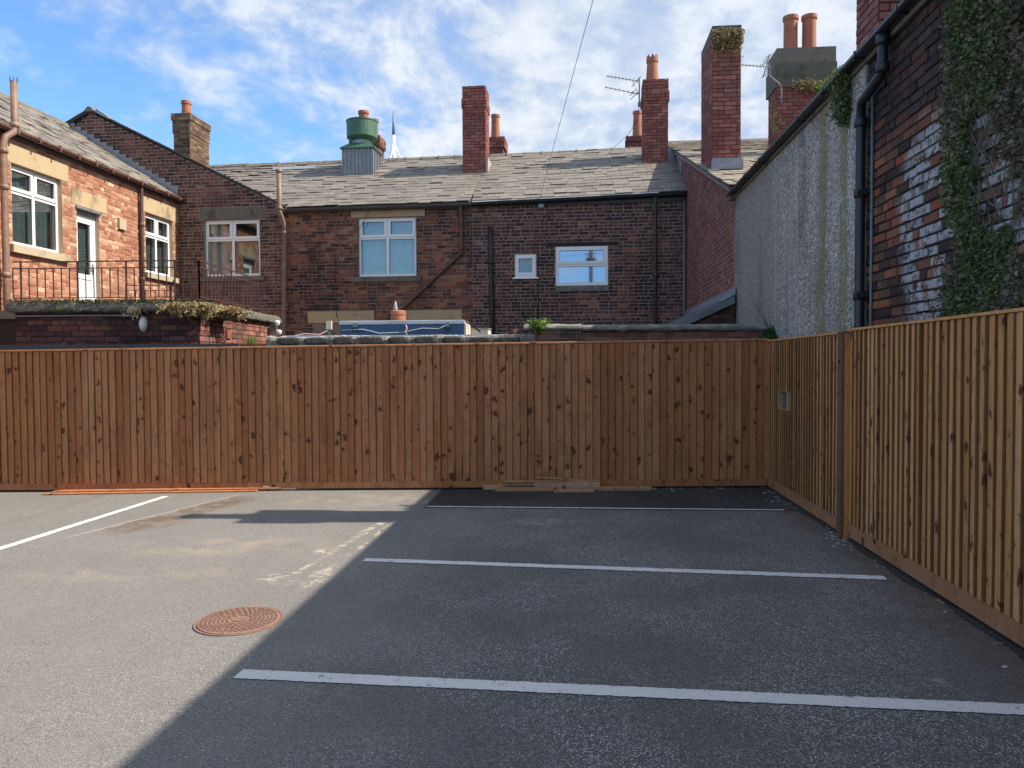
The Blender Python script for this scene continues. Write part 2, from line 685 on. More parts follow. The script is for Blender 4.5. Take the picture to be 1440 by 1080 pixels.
# ------------------------------------------------------------------ materials
def brick_mat(name, stops, soot=.5, soot_col=(.018, .014, .014), soot_scale=.9, grain=.35, extra=None, pale=None, drift=.75):
    m, g, b = newmat(name)
    r = g.rnd()
    p = g.pos()
    # neighbouring bricks vary, large patches drift through the palette
    dn = g.noise(p, .8, 3, .5)
    f = g.m('ADD', g.add(g.mul(r, .95), .02), g.mul(g.sub(dn, .5), drift), clamp=True)
    c = g.ramp(f, stops)
    pr = g.vm('ADD', p, g.rvec(r, 9))
    fine = g.noise(pr, 34, 6, .7)
    c = g.mix(grain, c, g.mix(fine, (0, 0, 0), (1, 1, 1)), 'OVERLAY')
    spot = g.sstep(g.noise(pr, 11, 5, .7), .54, .66)
    c = g.mix(g.mul(spot, .42), c, (.05, .036, .032))
    st = g.vm('MULTIPLY', p, (1, 1, .35))
    sm = g.sstep(g.noise(st, soot_scale, 6, .62), .47, .68)
    c = g.mix(g.mul(sm, soot), c, soot_col)
    if pale:
        pm = g.sstep(g.noise(pr, 5, 6, .7), .60, .74)
        c = g.mix(g.mul(pm, pale[0]), c, pale[1])
    if extra:
        c = extra(g, p, pr, r, c)
    g.put(b.inputs['Base Color'], c)
    b.inputs['Roughness'].default_value = .88
    b.inputs['Specular IOR Level'].default_value = .25
    h = g.add(g.mul(fine, .5), g.noise(pr, 14, 4, .7))
    g.put(b.inputs['Normal'], g.bump(h, .55, .008))
    return m


def mortar_mat(name, col, dark, amt=.6):
    return plain(name, col, .95, .25, 9, bumpk=.5, bscale=60, spec=.2, dirt=dark, dirt_amt=amt, dscale=1.4)


brick_mat('brick_brown', [(0, (.045, .028, .028)), (.22, (.095, .048, .042)), (.5, (.17, .072, .054)), (.74, (.24, .092, .055)), (.92, (.33, .130, .066)), (1, (.25, .17, .115))], soot=.72, drift=1.15)
brick_mat('brick_brown2', [(0, (.040, .026, .030)), (.28, (.085, .044, .043)), (.6, (.145, .063, .055)), (.86, (.20, .083, .060)), (.95, (.30, .125, .075)), (1, (.25, .16, .115))], soot=.62, drift=.7)
brick_mat('brick_gable', [(0, (.055, .036, .034)), (.3, (.105, .052, .045)), (.6, (.16, .070, .056)), (.9, (.23, .10, .07)), (1, (.24, .16, .11))], soot=.5)
brick_mat('brick_tan', [(0, (.075, .048, .034)), (.4, (.15, .095, .06)), (.8, (.22, .145, .09)), (1, (.30, .21, .13))], soot=.45)
brick_mat('brick_orange', [(0, (.25, .10, .066)), (.3, (.34, .142, .088)), (.6, (.40, .185, .115)), (.82, (.45, .24, .155)), (1, (.56, .40, .28))], soot=.12, soot_col=(.11, .06, .045), pale=(.75, (.56, .45, .34)))
brick_mat('brick_red', [(0, (.18, .066, .057)), (.4, (.245, .088, .073)), (.75, (.295, .110, .088)), (1, (.36, .155, .12))], soot=.30, soot_col=(.05, .03, .03), grain=.3)
brick_mat('brick_return', [(0, (.15, .057, .050)), (.4, (.215, .078, .064)), (.75, (.27, .10, .076)), (1, (.34, .16, .12))], soot=.55, soot_col=(.045, .030, .030), soot_scale=.7)
brick_mat('brick_purple', [(0, (.045, .026, .030)), (.4, (.090, .043, .042)), (.7, (.135, .056, .050)), (1, (.20, .085, .062))], soot=.5)
brick_mat('brick_wallred', [(0, (.12, .055, .05)), (.35, (.20, .078, .062)), (.7, (.28, .105, .08)), (1, (.33, .17, .14))], soot=.6, soot_col=(.05, .048, .045), soot_scale=1.6)


def lime(g, p, pr, r, c):
    # remains of white limewash over part of the wall, flaked brick by brick; soot above, ochre bricks towards the render
    x, y, z = g.sep(p)
    wob = g.mul(g.sub(g.noise(p, 1.3, 4, .6), .5), 1.5)
    along = g.add(y, g.mul(wob, .9))
    hgt = g.add(z, g.mul(wob, .6))
    zone = g.mul(g.mul(g.sstep(along, 6.38, 6.10), g.sstep(hgt, 3.62, 3.25)), g.sstep(along, 3.6, 4.2))
    per = g.sstep(g.m('FRACT', g.mul(r, 7.13)), 0.12, .28)
    fl = g.sstep(g.noise(pr, 9, 7, .72), .38, .54)
    c = g.mix(g.mul(g.mul(zone, g.mul(per, fl)), .94), c, g.mix(g.noise(pr, 18, 5, .7), (.22, .225, .24), (.56, .565, .58)))
    up = g.sstep(hgt, 3.35, 3.75)
    return g.mix(g.mul(up, .72), c, (.030, .025, .030))


brick_mat('brick_lime', [(0, (.045, .028, .026)), (.25, (.10, .055, .04)), (.5, (.17, .085, .055)), (.75, (.27, .075, .04)), (1, (.25, .16, .075))], soot=.25, extra=lime)
mortar_mat('mortar_grey', (.30, .25, .22), (.10, .085, .078), .6)
mortar_mat('mortar_brown', (.23, .175, .145), (.065, .055, .05), .7)
mortar_mat('mortar_cream', (.46, .35, .25), (.22, .16, .12), .5)
mortar_mat('mortar_red', (.17, .10, .085), (.07, .05, .045), .5)
mortar_mat('mortar_joint', (.075, .045, .040), (.03, .022, .02), .5)
mortar_mat('mortar_dark', (.040, .034, .032), (.015, .014, .014))


def slate_mat(name, a, b_, c_, moss=.25):
    m, g, b = newmat(name)
    r = g.rnd()
    p = g.pos()
    pr = g.vm('ADD', p, g.rvec(r, 9))
    c = g.ramp(r, [(0, a), (.5, b_), (1, c_)])
    n1 = g.noise(g.vm('MULTIPLY', pr, (3, 1, 3)), 6, 6, .7)
    c = g.mix(.5, c, g.mix(n1, (.05, .05, .05), (.95, .95, .95)), 'OVERLAY')
    li = g.sstep(g.noise(pr, 13, 6, .7), .58, .70)
    c = g.mix(g.mul(li, .4), c, (.33, .30, .22))
    mo = g.sstep(g.noise(p, 1.1, 6, .65), .56, .72)
    c = g.mix(g.mul(mo, moss), c, (.10, .085, .045))
    g.put(b.inputs['Base Color'], c)
    b.inputs['Roughness'].default_value = .62
    g.put(b.inputs['Normal'], g.bump(g.noise(pr, 22, 5, .7), .35, .008))


slate_mat('slate', (.150, .135, .118), (.185, .166, .142), (.225, .198, .165))
slate_mat('slate_pale', (.21, .18, .14), (.255, .22, .17), (.31, .26, .20), .35)
slate_mat('slate_blue', (.06, .06, .065), (.10, .10, .10), (.16, .15, .14))

plain('upvc', (.80, .81, .82), .28, .03, 4, bumpk=0)
plain('rubber', (.03, .03, .03), .6, .1, bumpk=0)
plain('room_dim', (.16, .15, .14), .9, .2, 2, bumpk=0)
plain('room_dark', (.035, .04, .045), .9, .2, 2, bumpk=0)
plain('net_grey', (.13, .155, .16), .9, .3, 2, bumpk=0)
plain('net', (.62, .64, .66), .9, .06, 3, bumpk=0)
plain('sandstone', (.44, .335, .20), .9, .16, 3, bumpk=.35, bscale=50, dirt=(.12, .10, .075), dirt_amt=.7, dscale=2.2)
plain('sandstone_pale', (.43, .35, .245), .9, .12, 3, bumpk=.3, bscale=50, dirt=(.20, .16, .11), dirt_amt=.5, dscale=2.2)
plain('gritstone', (.155, .14, .115), .92, .3, 4, bumpk=.5, bscale=40, dirt=(.04, .045, .035), dirt_amt=.8, dscale=2.5)
plain('stone_black', (.060, .058, .054), .95, .5, 12, bumpk=.9, bscale=40, dirt=(.20, .19, .17), dirt_amt=.6, dscale=9)
plain('lichen_stone', (.15, .145, .125), .95, .35, 9, bumpk=.9, bscale=30, dirt=(.38, .38, .33), dirt_amt=.6, dscale=6)
plain('mossy_concrete', (.115, .108, .092), .95, .4, 7, bumpk=.9, bscale=25, dirt=(.045, .05, .03), dirt_amt=.85, dscale=3.5)
plain('old_render', (.27, .25, .22), .95, .35, 5, bumpk=.8, bscale=20, dirt=(.05, .05, .048), dirt_amt=.95, dscale=2.6)
plain('felt_dark', (.045, .047, .05), .8, .3, 8, bumpk=.4, bscale=60)
plain('lead', (.25, .27, .30), .55, .22, 6, metal=.25, bumpk=.2, bscale=14, dirt=(.42, .44, .46), dirt_amt=.4, dscale=4)
plain('lead_dull', (.165, .18, .19), .6, .25, 5, metal=.2, bumpk=.25, bscale=14, dirt=(.09, .10, .08), dirt_amt=.6, dscale=3)
plain('cement_fillet', (.33, .31, .28), .95, .25, 8, bumpk=.6, bscale=30)
plain('pipe_brown', (.21, .128, .092), .55, .2, 5, bumpk=.15, bscale=30, dirt=(.34, .24, .17), dirt_amt=.5, dscale=5)
plain('pipe_dark', (.055, .045, .047), .5, .3, 5, bumpk=.15, bscale=30)
plain('pipe_black', (.016, .018, .022), .38, .3, 5, bumpk=.06, bscale=30)
plain('pipe_maroon', (.095, .052, .045), .55, .25, 5, bumpk=.15, bscale=30, dirt=(.14, .10, .08), dirt_amt=.5, dscale=4)
plain('gutter_brown', (.13, .062, .045), .5, .25, 5, bumpk=.1, bscale=30, dirt=(.30, .19, .13), dirt_amt=.4, dscale=3)
plain('iron_rail', (.085, .036, .036), .55, .3, 12, bumpk=.2, bscale=60)
plain('terracotta', (.36, .130, .075), .8, .18, 5, bumpk=.25, bscale=40, dirt=(.10, .06, .045), dirt_amt=.6, dscale=3)
plain('green_paint', (.045, .135, .085), .55, .2, 5, bumpk=.1, bscale=20, dirt=(.03, .06, .045), dirt_amt=.6, dscale=3)
plain('galv', (.30, .32, .34), .5, .2, 6, metal=.5, bumpk=.1, bscale=20, dirt=(.10, .09, .08), dirt_amt=.6, dscale=3)
plain('aerial_metal', (.22, .22, .23), .5, .2, 6, metal=.6, bumpk=0)
plain('mast_white', (.72, .74, .76), .5, .05, 3, bumpk=0)
plain('mast_grey', (.16, .17, .19), .5, .1, 3, bumpk=0)
plain('chest_blue', (.022, .085, .20), .4, .15, 4, bumpk=.05, dirt=(.03, .06, .11), dirt_amt=.5, dscale=2)
plain('chest_rim', (.62, .64, .66), .5, .12, 5, bumpk=.05, dirt=(.25, .24, .2), dirt_amt=.4, dscale=3)
plain('chest_cream', (.60, .54, .43), .6, .15, 5, bumpk=.05)
plain('cable_white', (.55, .55, .55), .6, .1, bumpk=0)
plain('cable_pink', (.55, .30, .38), .6, .1, bumpk=0)
plain('cable_dark', (.03, .025, .025), .6, .1, bumpk=0)
plain('pole_wood', (.075, .05, .035), .9, .3, 5, bumpk=.4, bscale=20)
plain('lamp_glass', (.68, .72, .70), .25, .06, 4, bumpk=0)
plain('hatch_grey', (.10, .105, .12), .5, .1, 4, bumpk=.05)
plain('rust_dark', (.135, .072, .052), .85, .4, 20, bumpk=.3, bscale=80)
plain('yard', (.16, .15, .135), .95, .3, 2, bumpk=.5, bscale=40)
plain('painted_ply', (.36, .17, .10), .85, .15, 4, bumpk=.1)
plain('stone_chip', (.19, .165, .14), .95, .35, 20, bumpk=.2)
plain('white_chip', (.42, .405, .38), .9, .2, 20, bumpk=.2)
plain('soil', (.030, .024, .018), .95, .5, 14, bumpk=.9, bscale=60)
plain('strap_green', (.34, .36, .08), .6, .1, bumpk=0)


def leaf_mat(name, a, b_, c_, rough=.5):
    m, g, b = newmat(name)
    r = g.rnd()
    c = g.ramp(g.add(g.mul(r, .7), g.mul(g.noise(g.pos(), 3.5, 3, .5), .35)), [(0.1, a), (.55, b_), (1, c_)])
    g.put(b.inputs['Base Color'], c)
    b.inputs['Roughness'].default_value = rough
    b.inputs['Specular IOR Level'].default_value = .3
    tr = g.n('ShaderNodeBsdfTranslucent')
    g.put(tr.inputs[0], g.mix(.5, c, (.14, .20, .03)))
    mx = g.n('ShaderNodeMixShader')
    mx.inputs[0].default_value = .22
    out = m.node_tree.nodes['Material Output']
    m.node_tree.links.new(b.outputs[0], mx.inputs[1])
    m.node_tree.links.new(tr.outputs[0], mx.inputs[2])
    m.node_tree.links.new(mx.outputs[0], out.inputs[0])


leaf_mat('leaf_ivy', (.055, .080, .034), (.12, .165, .062), (.24, .28, .12))
leaf_mat('leaf_bright', (.07, .15, .025), (.13, .24, .04), (.26, .36, .07))
leaf_mat('leaf_fern', (.02, .07, .018), (.05, .14, .03), (.10, .22, .04))
leaf_mat('leaf_dry', (.20, .155, .085), (.34, .26, .14), (.48, .38, .21), .9)
leaf_mat('leaf_dead', (.12, .098, .075), (.21, .172, .13), (.34, .285, .22), .9)
leaf_mat('moss', (.035, .034, .020), (.075, .07, .035), (.14, .13, .06), .95)

# glass: a clear pane with a real reflection
m, g, b = newmat('glass')
m.node_tree.nodes.remove(b)
gl = g.n('ShaderNodeBsdfGlossy')
gl.inputs['Roughness'].default_value = .01
gl.inputs['Color'].default_value = (.95, .98, 1, 1)
tp = g.n('ShaderNodeBsdfTransparent')
tp.inputs[0].default_value = (.80, .86, .86, 1)
lw = g.n('ShaderNodeLayerWeight')
lw.inputs[0].default_value = .5
mx = g.n('ShaderNodeMixShader')
g.put(mx.inputs[0], g.m('ADD', g.mul(g.m('POWER', lw.outputs['Facing'], 3.0), .8), .12, clamp=True))
m.node_tree.links.new(tp.outputs[0], mx.inputs[1])
m.node_tree.links.new(gl.outputs[0], mx.inputs[2])
m.node_tree.links.new(mx.outputs[0], m.node_tree.nodes['Material Output'].inputs[0])
# tinted, strongly reflecting pane
m, g, b = newmat('glass_mirror')
b.inputs['Base Color'].default_value = (.32, .45, .60, 1)
b.inputs['Metallic'].default_value = .85
b.inputs['Roughness'].default_value = .03


def wood_mat(name, cols, knot=(.055, .017, .008), dark=.0):
    m, g, b = newmat(name)
    r = g.rnd()
    p = g.vm('ADD', g.obj(), g.rvec(r, 60))
    c = g.ramp(r, [(i / (len(cols) - 1), k) for i, k in enumerate(cols)])
    wp = g.vm('ADD', g.vm('MULTIPLY', p, (1, 1, .10)), g.vm('SCALE', g.noise(g.vm('MULTIPLY', p, (1, 1, .5)), 3.5, 3, .5, color=True), scale=.05))
    gr = g.noise(wp, 70, 5, .65)
    c = g.mix(.62, c, g.mix(gr, (.06, .06, .06), (.95, .95, .95)), 'OVERLAY')
    band = g.noise(g.vm('MULTIPLY', p, (1, 1, .22)), 7, 4, .6)
    c = g.mix(g.mul(g.sstep(band, .45, .72), .38), c, tuple(x * .45 for x in cols[0]))
    # knots: sparse, uneven, with a smear of darker grain round each
    kd = g.vor(g.vm('ADD', g.vm('MULTIPLY', p, (8.5, 8.5, 6.4)), g.vm('SCALE', g.noise(g.vm('MULTIPLY', p, (1, 1, 1.6)), 11, 4, .6, color=True), scale=1.1)), 1.0)
    dist = kd.outputs['Distance']
    cellr = g.sep(kd.outputs['Color'])[0]
    size = g.add(g.mul(cellr, .29), .0)
    core = g.sstep(g.sub(dist, size), .035, -.03)
    halo = g.sstep(g.sub(dist, size), .26, -.02)
    few = g.sstep(g.sep(kd.outputs['Color'])[1], .22, .28)
    c = g.mix(g.mul(g.mul(halo, few), .40), c, tuple(x * .5 for x in cols[0]))
    c = g.mix(g.mul(g.mul(core, few), .88), c, knot)
    # nail heads and rain marks
    c = g.mix(g.mul(g.sstep(g.noise(p, 2.2, 5, .6), .55, .75), .25), c, (.10, .065, .05))
    g.put(b.inputs['Base Color'], c)
    b.inputs['Roughness'].default_value = .78
    b.inputs['Specular IOR Level'].default_value = .25
    g.put(b.inputs['Normal'], g.bump(g.add(gr, g.mul(core, -.6)), .35, .004))


wood_mat('fence_brown', [(.285, .104, .040), (.325, .122, .048), (.365, .146, .058), (.41, .185, .085), (.335, .13, .053)])
wood_mat('fence_tan', [(.50, .205, .060), (.55, .238, .076), (.60, .272, .095), (.65, .325, .13), (.53, .222, .070)])
wood_mat('fence_edge_shade', [(.125, .058, .022), (.15, .072, .028), (.18, .088, .036)])
wood_mat('brown_edge_shade', [(.10, .042, .019), (.12, .05, .022), (.14, .06, .027)])
wood_mat('kick_wood', [(.33, .145, .065), (.37, .17, .08), (.40, .19, .095)])
wood_mat('post_wood', [(.155, .085, .052), (.175, .10, .064)])
wood_mat('plank_wood', [(.36, .19, .10), (.42, .24, .14), (.46, .29, .18)])
wood_mat('plank_orange', [(.42, .17, .075), (.46, .21, .10), (.50, .25, .13)])


# ---- asphalt with its spills and stains
def seg(g, p, a, b_, w0, wob):
    """smooth mask round the ground segment a-b, edges wobbled"""
    ax, ay = a
    L = math.hypot(b_[0] - ax, b_[1] - ay)
    t = ((b_[0] - ax) / L, (b_[1] - ay) / L, 0)
    q = g.vm('SUBTRACT', p, (ax, ay, 0))
    al = g.vm('DOT_PRODUCT', q, t)
    ac = g.m('ABSOLUTE', g.add(g.vm('DOT_PRODUCT', q, (-t[1], t[0], 0)), wob))
    ends = g.mul(g.sstep(al, -.25, .12), g.sstep(al, L + .25, L - .12))
    return g.mul(g.sstep(ac, w0, w0 * .35), ends)


def blob(g, p, c, r0, wob, sx=1.0, sy=1.0):
    q = g.vm('MULTIPLY', g.vm('SUBTRACT', p, (c[0], c[1], 0)), (1 / sx, 1 / sy, 0))
    return g.sstep(g.add(g.vm('LENGTH', q), wob), r0, r0 * .4)


def asphalt(name, dark=1.0, spills=True):
    m, g, b = newmat(name)
    p = g.pos()
    x, y, z = g.sep(p)
    big = g.noise(p, .55, 5, .6)
    agg = g.vor(p, 165)
    aggc = g.sep(agg.outputs['Color'])
    fine = g.noise(p, 120, 3, .7)
    base = g.mix(big, tuple(v * dark for v in (.082, .081, .079)), tuple(v * dark for v in (.132, .128, .122)))
    # paler and warmer towards the left
    left_part = g.sstep(g.add(x, g.mul(g.sub(g.noise(p, .7, 5, .6), .5), 2.2)), .1, -1.9)
    if spills:
        pale_tone = g.mix(g.noise(p, 3, 6, .65), (.188, .178, .162), (.25, .238, .217))
        base = g.mix(g.mul(left_part, .82), base, pale_tone)
    # exposed aggregate
    chip = g.sstep(aggc[0], .66, .90)
    near = g.add(.30, g.mul(g.sstep(g.noise(p, .9, 4, .6), .36, .62), .7))
    base = g.mix(g.mul(g.mul(g.mul(chip, near), g.sub(1.0, g.mul(left_part, .55)) if spills else .3), .85), base, g.mix(aggc[1], (.30, .29, .275), (.62, .60, .57)))
    base = g.mix(g.mul(g.sstep(aggc[2], .70, .95), .45), base, (.022, .022, .024))
    base = g.mix(.30, base, g.mix(fine, (.1, .1, .1), (.9, .9, .9)), 'OVERLAY')
    if spills:
        n5 = g.noise(p, 5, 7, .7)
        n14 = g.noise(p, 14, 6, .75)
        wob = g.mul(g.sub(n5, .5), .30)
        # two runs of dried cement slurry
        c1 = seg(g, p, (-1.36, 7.9), (-1.80, 5.6), .05, g.mul(wob, .7))
        c2 = seg(g, p, (-1.24, 7.9), (-1.54, 5.6), .04, g.mul(wob, .7))
        c3 = blob(g, p, (-1.82, 5.78), .34, wob, .60, .85)
        c4 = blob(g, p, (-1.52, 5.82), .30, wob, .40, 1.1)
        c5 = blob(g, p, (-1.68, 6.62), .20, wob, .6, .6)
        cem = g.m('MAXIMUM', g.m('MAXIMUM', c1, c2), g.m('MAXIMUM', g.m('MAXIMUM', c3, c4), c5))
        cem = g.mul(g.mul(cem, g.sstep(n14, .46, .58)), g.sstep(g.noise(p, 2.6, 4, .6), .38, .56))
        base = g.mix(g.mul(cem, .85), base, (.50, .43, .35))
        # sandy washes
        s1 = blob(g, p, (-2.6, 6.9), .9, g.mul(wob, 2.2), 1.5, .55)
        s2 = blob(g, p, (-3.1, 6.0), .8, g.mul(wob, 2.2), 1.6, .35)
        s3 = blob(g, p, (-1.6, 9.2), .9, g.mul(wob, 2.0), 2.0, .6)
        s4 = blob(g, p, (-3.9, 4.4), .8, g.mul(wob, 2.4), .8, .6)
        sand = g.m('MAXIMUM', g.m('MAXIMUM', s1, s2), g.m('MAXIMUM', s3, s4))
        base = g.mix(g.mul(g.mul(sand, g.sstep(g.noise(p, 2.2, 7, .7), .42, .66)), .5), base, (.36, .295, .22))
        # rusty brown run-off beside the kerbless joint
        r1 = seg(g, p, (-3.35, 9.4), (-4.0, 7.6), .30, g.mul(wob, 1.6))
        r2 = blob(g, p, (-3.75, 8.0), .45, g.mul(wob, 1.4), .8, 1.0)
        rust = g.mul(g.m('MAXIMUM', r1, g.mul(r2, .8)), g.sstep(n5, .30, .62))
        base = g.mix(g.mul(rust, .8), base, (.125, .076, .043))
        j1 = seg(g, p, (-3.55, 9.6), (-4.35, 7.4), .035, g.mul(wob, .35))
        base = g.mix(g.mul(j1, .5), base, (.42, .38, .33))
        # silt and moss along the foot of the side fence
        dist = g.sub(g.add(g.mul(y, .083), 2.5), x)
        silt = g.sstep(g.add(dist, g.mul(wob, 2.2)), .55, .02)
        base = g.mix(g.mul(silt, .85), base, g.mix(n5, (.050, .040, .026), (.17, .13, .085)))
        # scattered pale dried patches in the bays
        sp = g.sstep(g.noise(g.vm('MULTIPLY', p, (1.0, 1.9, 1)), 2.6, 7, .72), .625, .665)
        right = g.sstep(x, .3, 2.0)
        base = g.mix(g.mul(g.mul(sp, right), .7), base, (.33, .29, .235))
        # white rectangle ghost of an old patch by the fence
        sc = g.mul(blob(g, p, (.35, 7.75), .6, g.mul(wob, 1.2), 1.0, .42), g.sstep(n14, .46, .60))
        base = g.mix(g.mul(sc, .5), base, (.34, .33, .32))
    g.put(b.inputs['Base Color'], base)
    b.inputs['Roughness'].default_value = .82
    b.inputs['Specular IOR Level'].default_value = .35
    h = g.add(g.mul(agg.outputs['Distance'], -.9), g.mul(fine, .35))
    g.put(b.inputs['Normal'], g.bump(h, .75, .006))


asphalt('asphalt')
asphalt('asphalt_dark', .27, False)

# white line paint, worn through to the aggregate
m, g, b = newmat('line_paint')
p = g.pos()
n1 = g.noise(p, 9, 7, .72)
n2 = g.noise(p, 90, 3, .7)
worn = g.m('MAXIMUM', g.sstep(n1, .60, .67), g.sstep(g.add(n2, g.mul(n1, .35)), .78, .86))
c = g.mix(g.noise(p, 2.5, 5, .6), (.56, .55, .525), (.70, .69, .66))
c = g.mix(g.mul(worn, .85), c, (.10, .10, .10))
g.put(b.inputs['Base Color'], c)
b.inputs['Roughness'].default_value = .7
g.put(b.inputs['Normal'], g.bump(g.noise(p, 120, 3, .7), .5, .004))

# rusty manhole iron
m, g, b = newmat('rust_iron')
p = g.pos()
c = g.ramp(g.noise(p, 12, 7, .7), [(.25, (.15, .080, .058)), (.5, (.225, .122, .090)), (.75, (.28, .185, .15))])
c = g.mix(g.mul(g.sstep(g.noise(p, 60, 4, .7), .55, .68), .5), c, (.10, .045, .03))
g.put(b.inputs['Base Color'], c)
b.inputs['Roughness'].default_value = .85
g.put(b.inputs['Normal'], g.bump(g.noise(p, 90, 4, .7), .5, .004))

# pebble-dash: sprayed chippings, lime bloom and algae runs
m, g, b = newmat('pebbledash')
p = g.pos()
x, y, z = g.sep(p)
ch_ = g.vor(p, 52)
cc = g.sep(ch_.outputs['Color'])
base = g.ramp(cc[0], [(0, (.15, .135, .112)), (.40, (.32, .29, .245)), (.70, (.45, .415, .36)), (1, (.74, .71, .66))])
run = g.vm('MULTIPLY', p, (1, 1, .045))
rn = g.noise(run, 2.3, 4, .55)
rn2 = g.noise(g.vm('ADD', run, (5, 3, 1)), 6.5, 4, .6)
far = g.sstep(g.add(y, g.mul(g.sub(rn, .5), 2.5)), 8.8, 11.0)
base = g.mix(g.mul(far, .62), base, (.24, .215, .18))
grime = g.sstep(g.noise(g.vm('MULTIPLY', p, (1, 1, .4)), 1.4, 6, .65), .48, .70)
base = g.mix(g.mul(grime, .5), base, (.085, .078, .07))
pale = g.mul(g.sstep(rn2, .52, .66), g.sstep(y, 11.2, 9.2))
base = g.mix(g.mul(pale, .40), base, (.50, .49, .48))
wob = g.mul(g.sub(g.noise(run, 7, 3, .5), .5), .5)
for yc, hw in ((7.55, .16), (8.15, .17)):
    al = g.sstep(g.m('ABSOLUTE', g.add(g.sub(y, yc), wob)), hw, hw * .35)
    base = g.mix(g.mul(g.mul(al, g.sstep(g.noise(p, 5, 5, .7), .25, .55)), .70), base, (.235, .19, .075))
g.put(b.inputs['Base Color'], base)
b.inputs['Roughness'].default_value = .92
b.inputs['Specular IOR Level'].default_value = .25
g.put(b.inputs['Normal'], g.bump(g.mul(ch_.outputs['Distance'], -1), .9, .012))


# ================================================================== SETTING
GS = 0.009


def gz(x):
    return GS * (x - 3.3)


def gpt(x, y, h=0.0):
    return V((x, y, gz(x) + h))


mb = MB()
mb.add([(-300, -300, gz(-300) - .02), (300, -300, gz(300) - .02), (300, 500, gz(300) - .02), (-300, 500, gz(-300) - .02)], [(0, 1, 2, 3)])
o = mb.build('ground', 'yard')
o['kind'] = 'structure'
o['label'] = 'bare yard ground reaching out beyond the fences and houses'
mb = MB()
mb.add([gpt(-12, -16), gpt(4.2, -16), gpt(3.42, 9.9), gpt(-12, 10.6)], [(0, 1, 2, 3)])
park = mb.build('car_park', 'asphalt')
park['kind'] = 'structure'
park['label'] = 'grey asphalt car park with worn white bay lines'


def sheet(name, mat, a, b_, wdt, h, parent, jag=0.0, seed=1):
    """thin painted strip from a to b with slightly ragged edges"""
    rr = random.Random(seed)
    a, b_ = V((a[0], a[1])), V((b_[0], b_[1]))
    t = (b_ - a).normalized()
    n = V((-t.y, t.x))
    k = max(2, int((b_ - a).length / .018))
    mb = MB()
    for i in range(k + 1):
        q = a + (b_ - a) * i / k
        j1, j2 = rr.uniform(-jag, jag), rr.uniform(-jag, jag)
        p1, p2 = q - n * (wdt / 2 + j1), q + n * (wdt / 2 + j2)
        mb.v += [gpt(p1.x, p1.y, h), gpt(p2.x, p2.y, h)]
    for i in range(k):
        mb.f.append((2 * i, 2 * i + 2, 2 * i + 3, 2 * i + 1))
    return mb.build(name, mat, parent)


sheet('painted_line', 'line_paint', (-1.475, 3.995), (2.60, 3.43), .115, .005, park, .004, 1)
sheet('painted_line', 'line_paint', (-1.257, 6.324), (2.782, 5.587), .10, .005, park, .006, 2)
sheet('painted_line', 'line_paint', (-.995, 8.645), (2.95, 8.155), .045, .009, park, .006, 3)
sheet('painted_line', 'line_paint', (-5.1, 3.4), (-4.43, 9.60), .10, .005, park, .005, 4)
# the strip of darker asphalt along the far fence
mb = MB()
rr = random.Random(5)
k = 60
for i in range(k + 1):
    t = i / k
    x0 = -.92 + (3.36 + .92) * t
    yn = 8.60 + (8.07 - 8.60) * t + rr.uniform(-.008, .008)
    yf = 9.95 - (x0 + 1) * .045
    mb.v += [gpt(x0 - (.10 if i == 0 else 0), yn, .0045), gpt(x0, yf, .0045)]
for i in range(k):
    mb.f.append((2 * i, 2 * i + 2, 2 * i + 3, 2 * i + 1))
mb.build('asphalt_patch', 'asphalt_dark', park)
# bare soil in the slot below the side fence
rr = random.Random(55)
mb = MB()
k = 520
for i in range(k + 1):
    y = -1 + 10.6 * i / k
    xf = 2.5 + .083 * y
    mb.v += [gpt(xf - .05 - .03 * math.sin(y * 2.1) * math.sin(y * 5.3) - rr.random() * .02, y, .006), gpt(xf + .03, y, .03 + rr.uniform(0, .01)), gpt(xf + .19, y, .05 + rr.uniform(0, .02))]
for i in range(k):
    mb.f += [(3 * i + 1, 3 * i, 3 * i + 3, 3 * i + 4), (3 * i + 2, 3 * i + 1, 3 * i + 4, 3 * i + 5)]
mb.build('soil_strip', 'soil', park)

# ---- manhole cover
fr = Frame('manhole_cover', 'round rusty iron manhole cover with raised studs set in the asphalt', 'manhole', gpt(-1.776, 4.842))
mb = MB()
mb.lathe((0, 0, 0), [(.276, .002), (.277, .006), (.262, .006), (.260, .003)], 48)
fr.part(mb, 'surround', 'rust_iron')
mb = MB()
mb.lathe((0, 0, 0), [(.256, .002), (.255, .008), (.245, .011), (.0, .011)], 48)
fr.part(mb, 'cover_plate', 'rust_iron')
mb = MB()
for ri in range(1, 10):
    rr_ = .0255 * ri
    nst = max(4, int(rr_ * 2 * math.pi / .036))
    for j in range(nst):
        a = 2 * math.pi * (j + .5 * (ri % 2) + R.uniform(-.12, .12)) / nst
        e, t = V((math.cos(a), math.sin(a), 0)), V((-math.sin(a), math.cos(a), 0))
        if ri < 3:
            continue
        mb.obox(e * rr_ + V((0, 0, .0122)), e * .0062, t * .0105, V((0, 0, .002)))
fr.part(mb, 'stud', 'rust_dark', kind='stuff')
mb = MB()
mb.lathe((0, 0, 0), [(.045, .011), (.045, .016), (.0, .016)], 20)
fr.part(mb, 'boss', 'rust_iron')

# ================================================================== FENCES
BW, PITCHB = .122, .0945


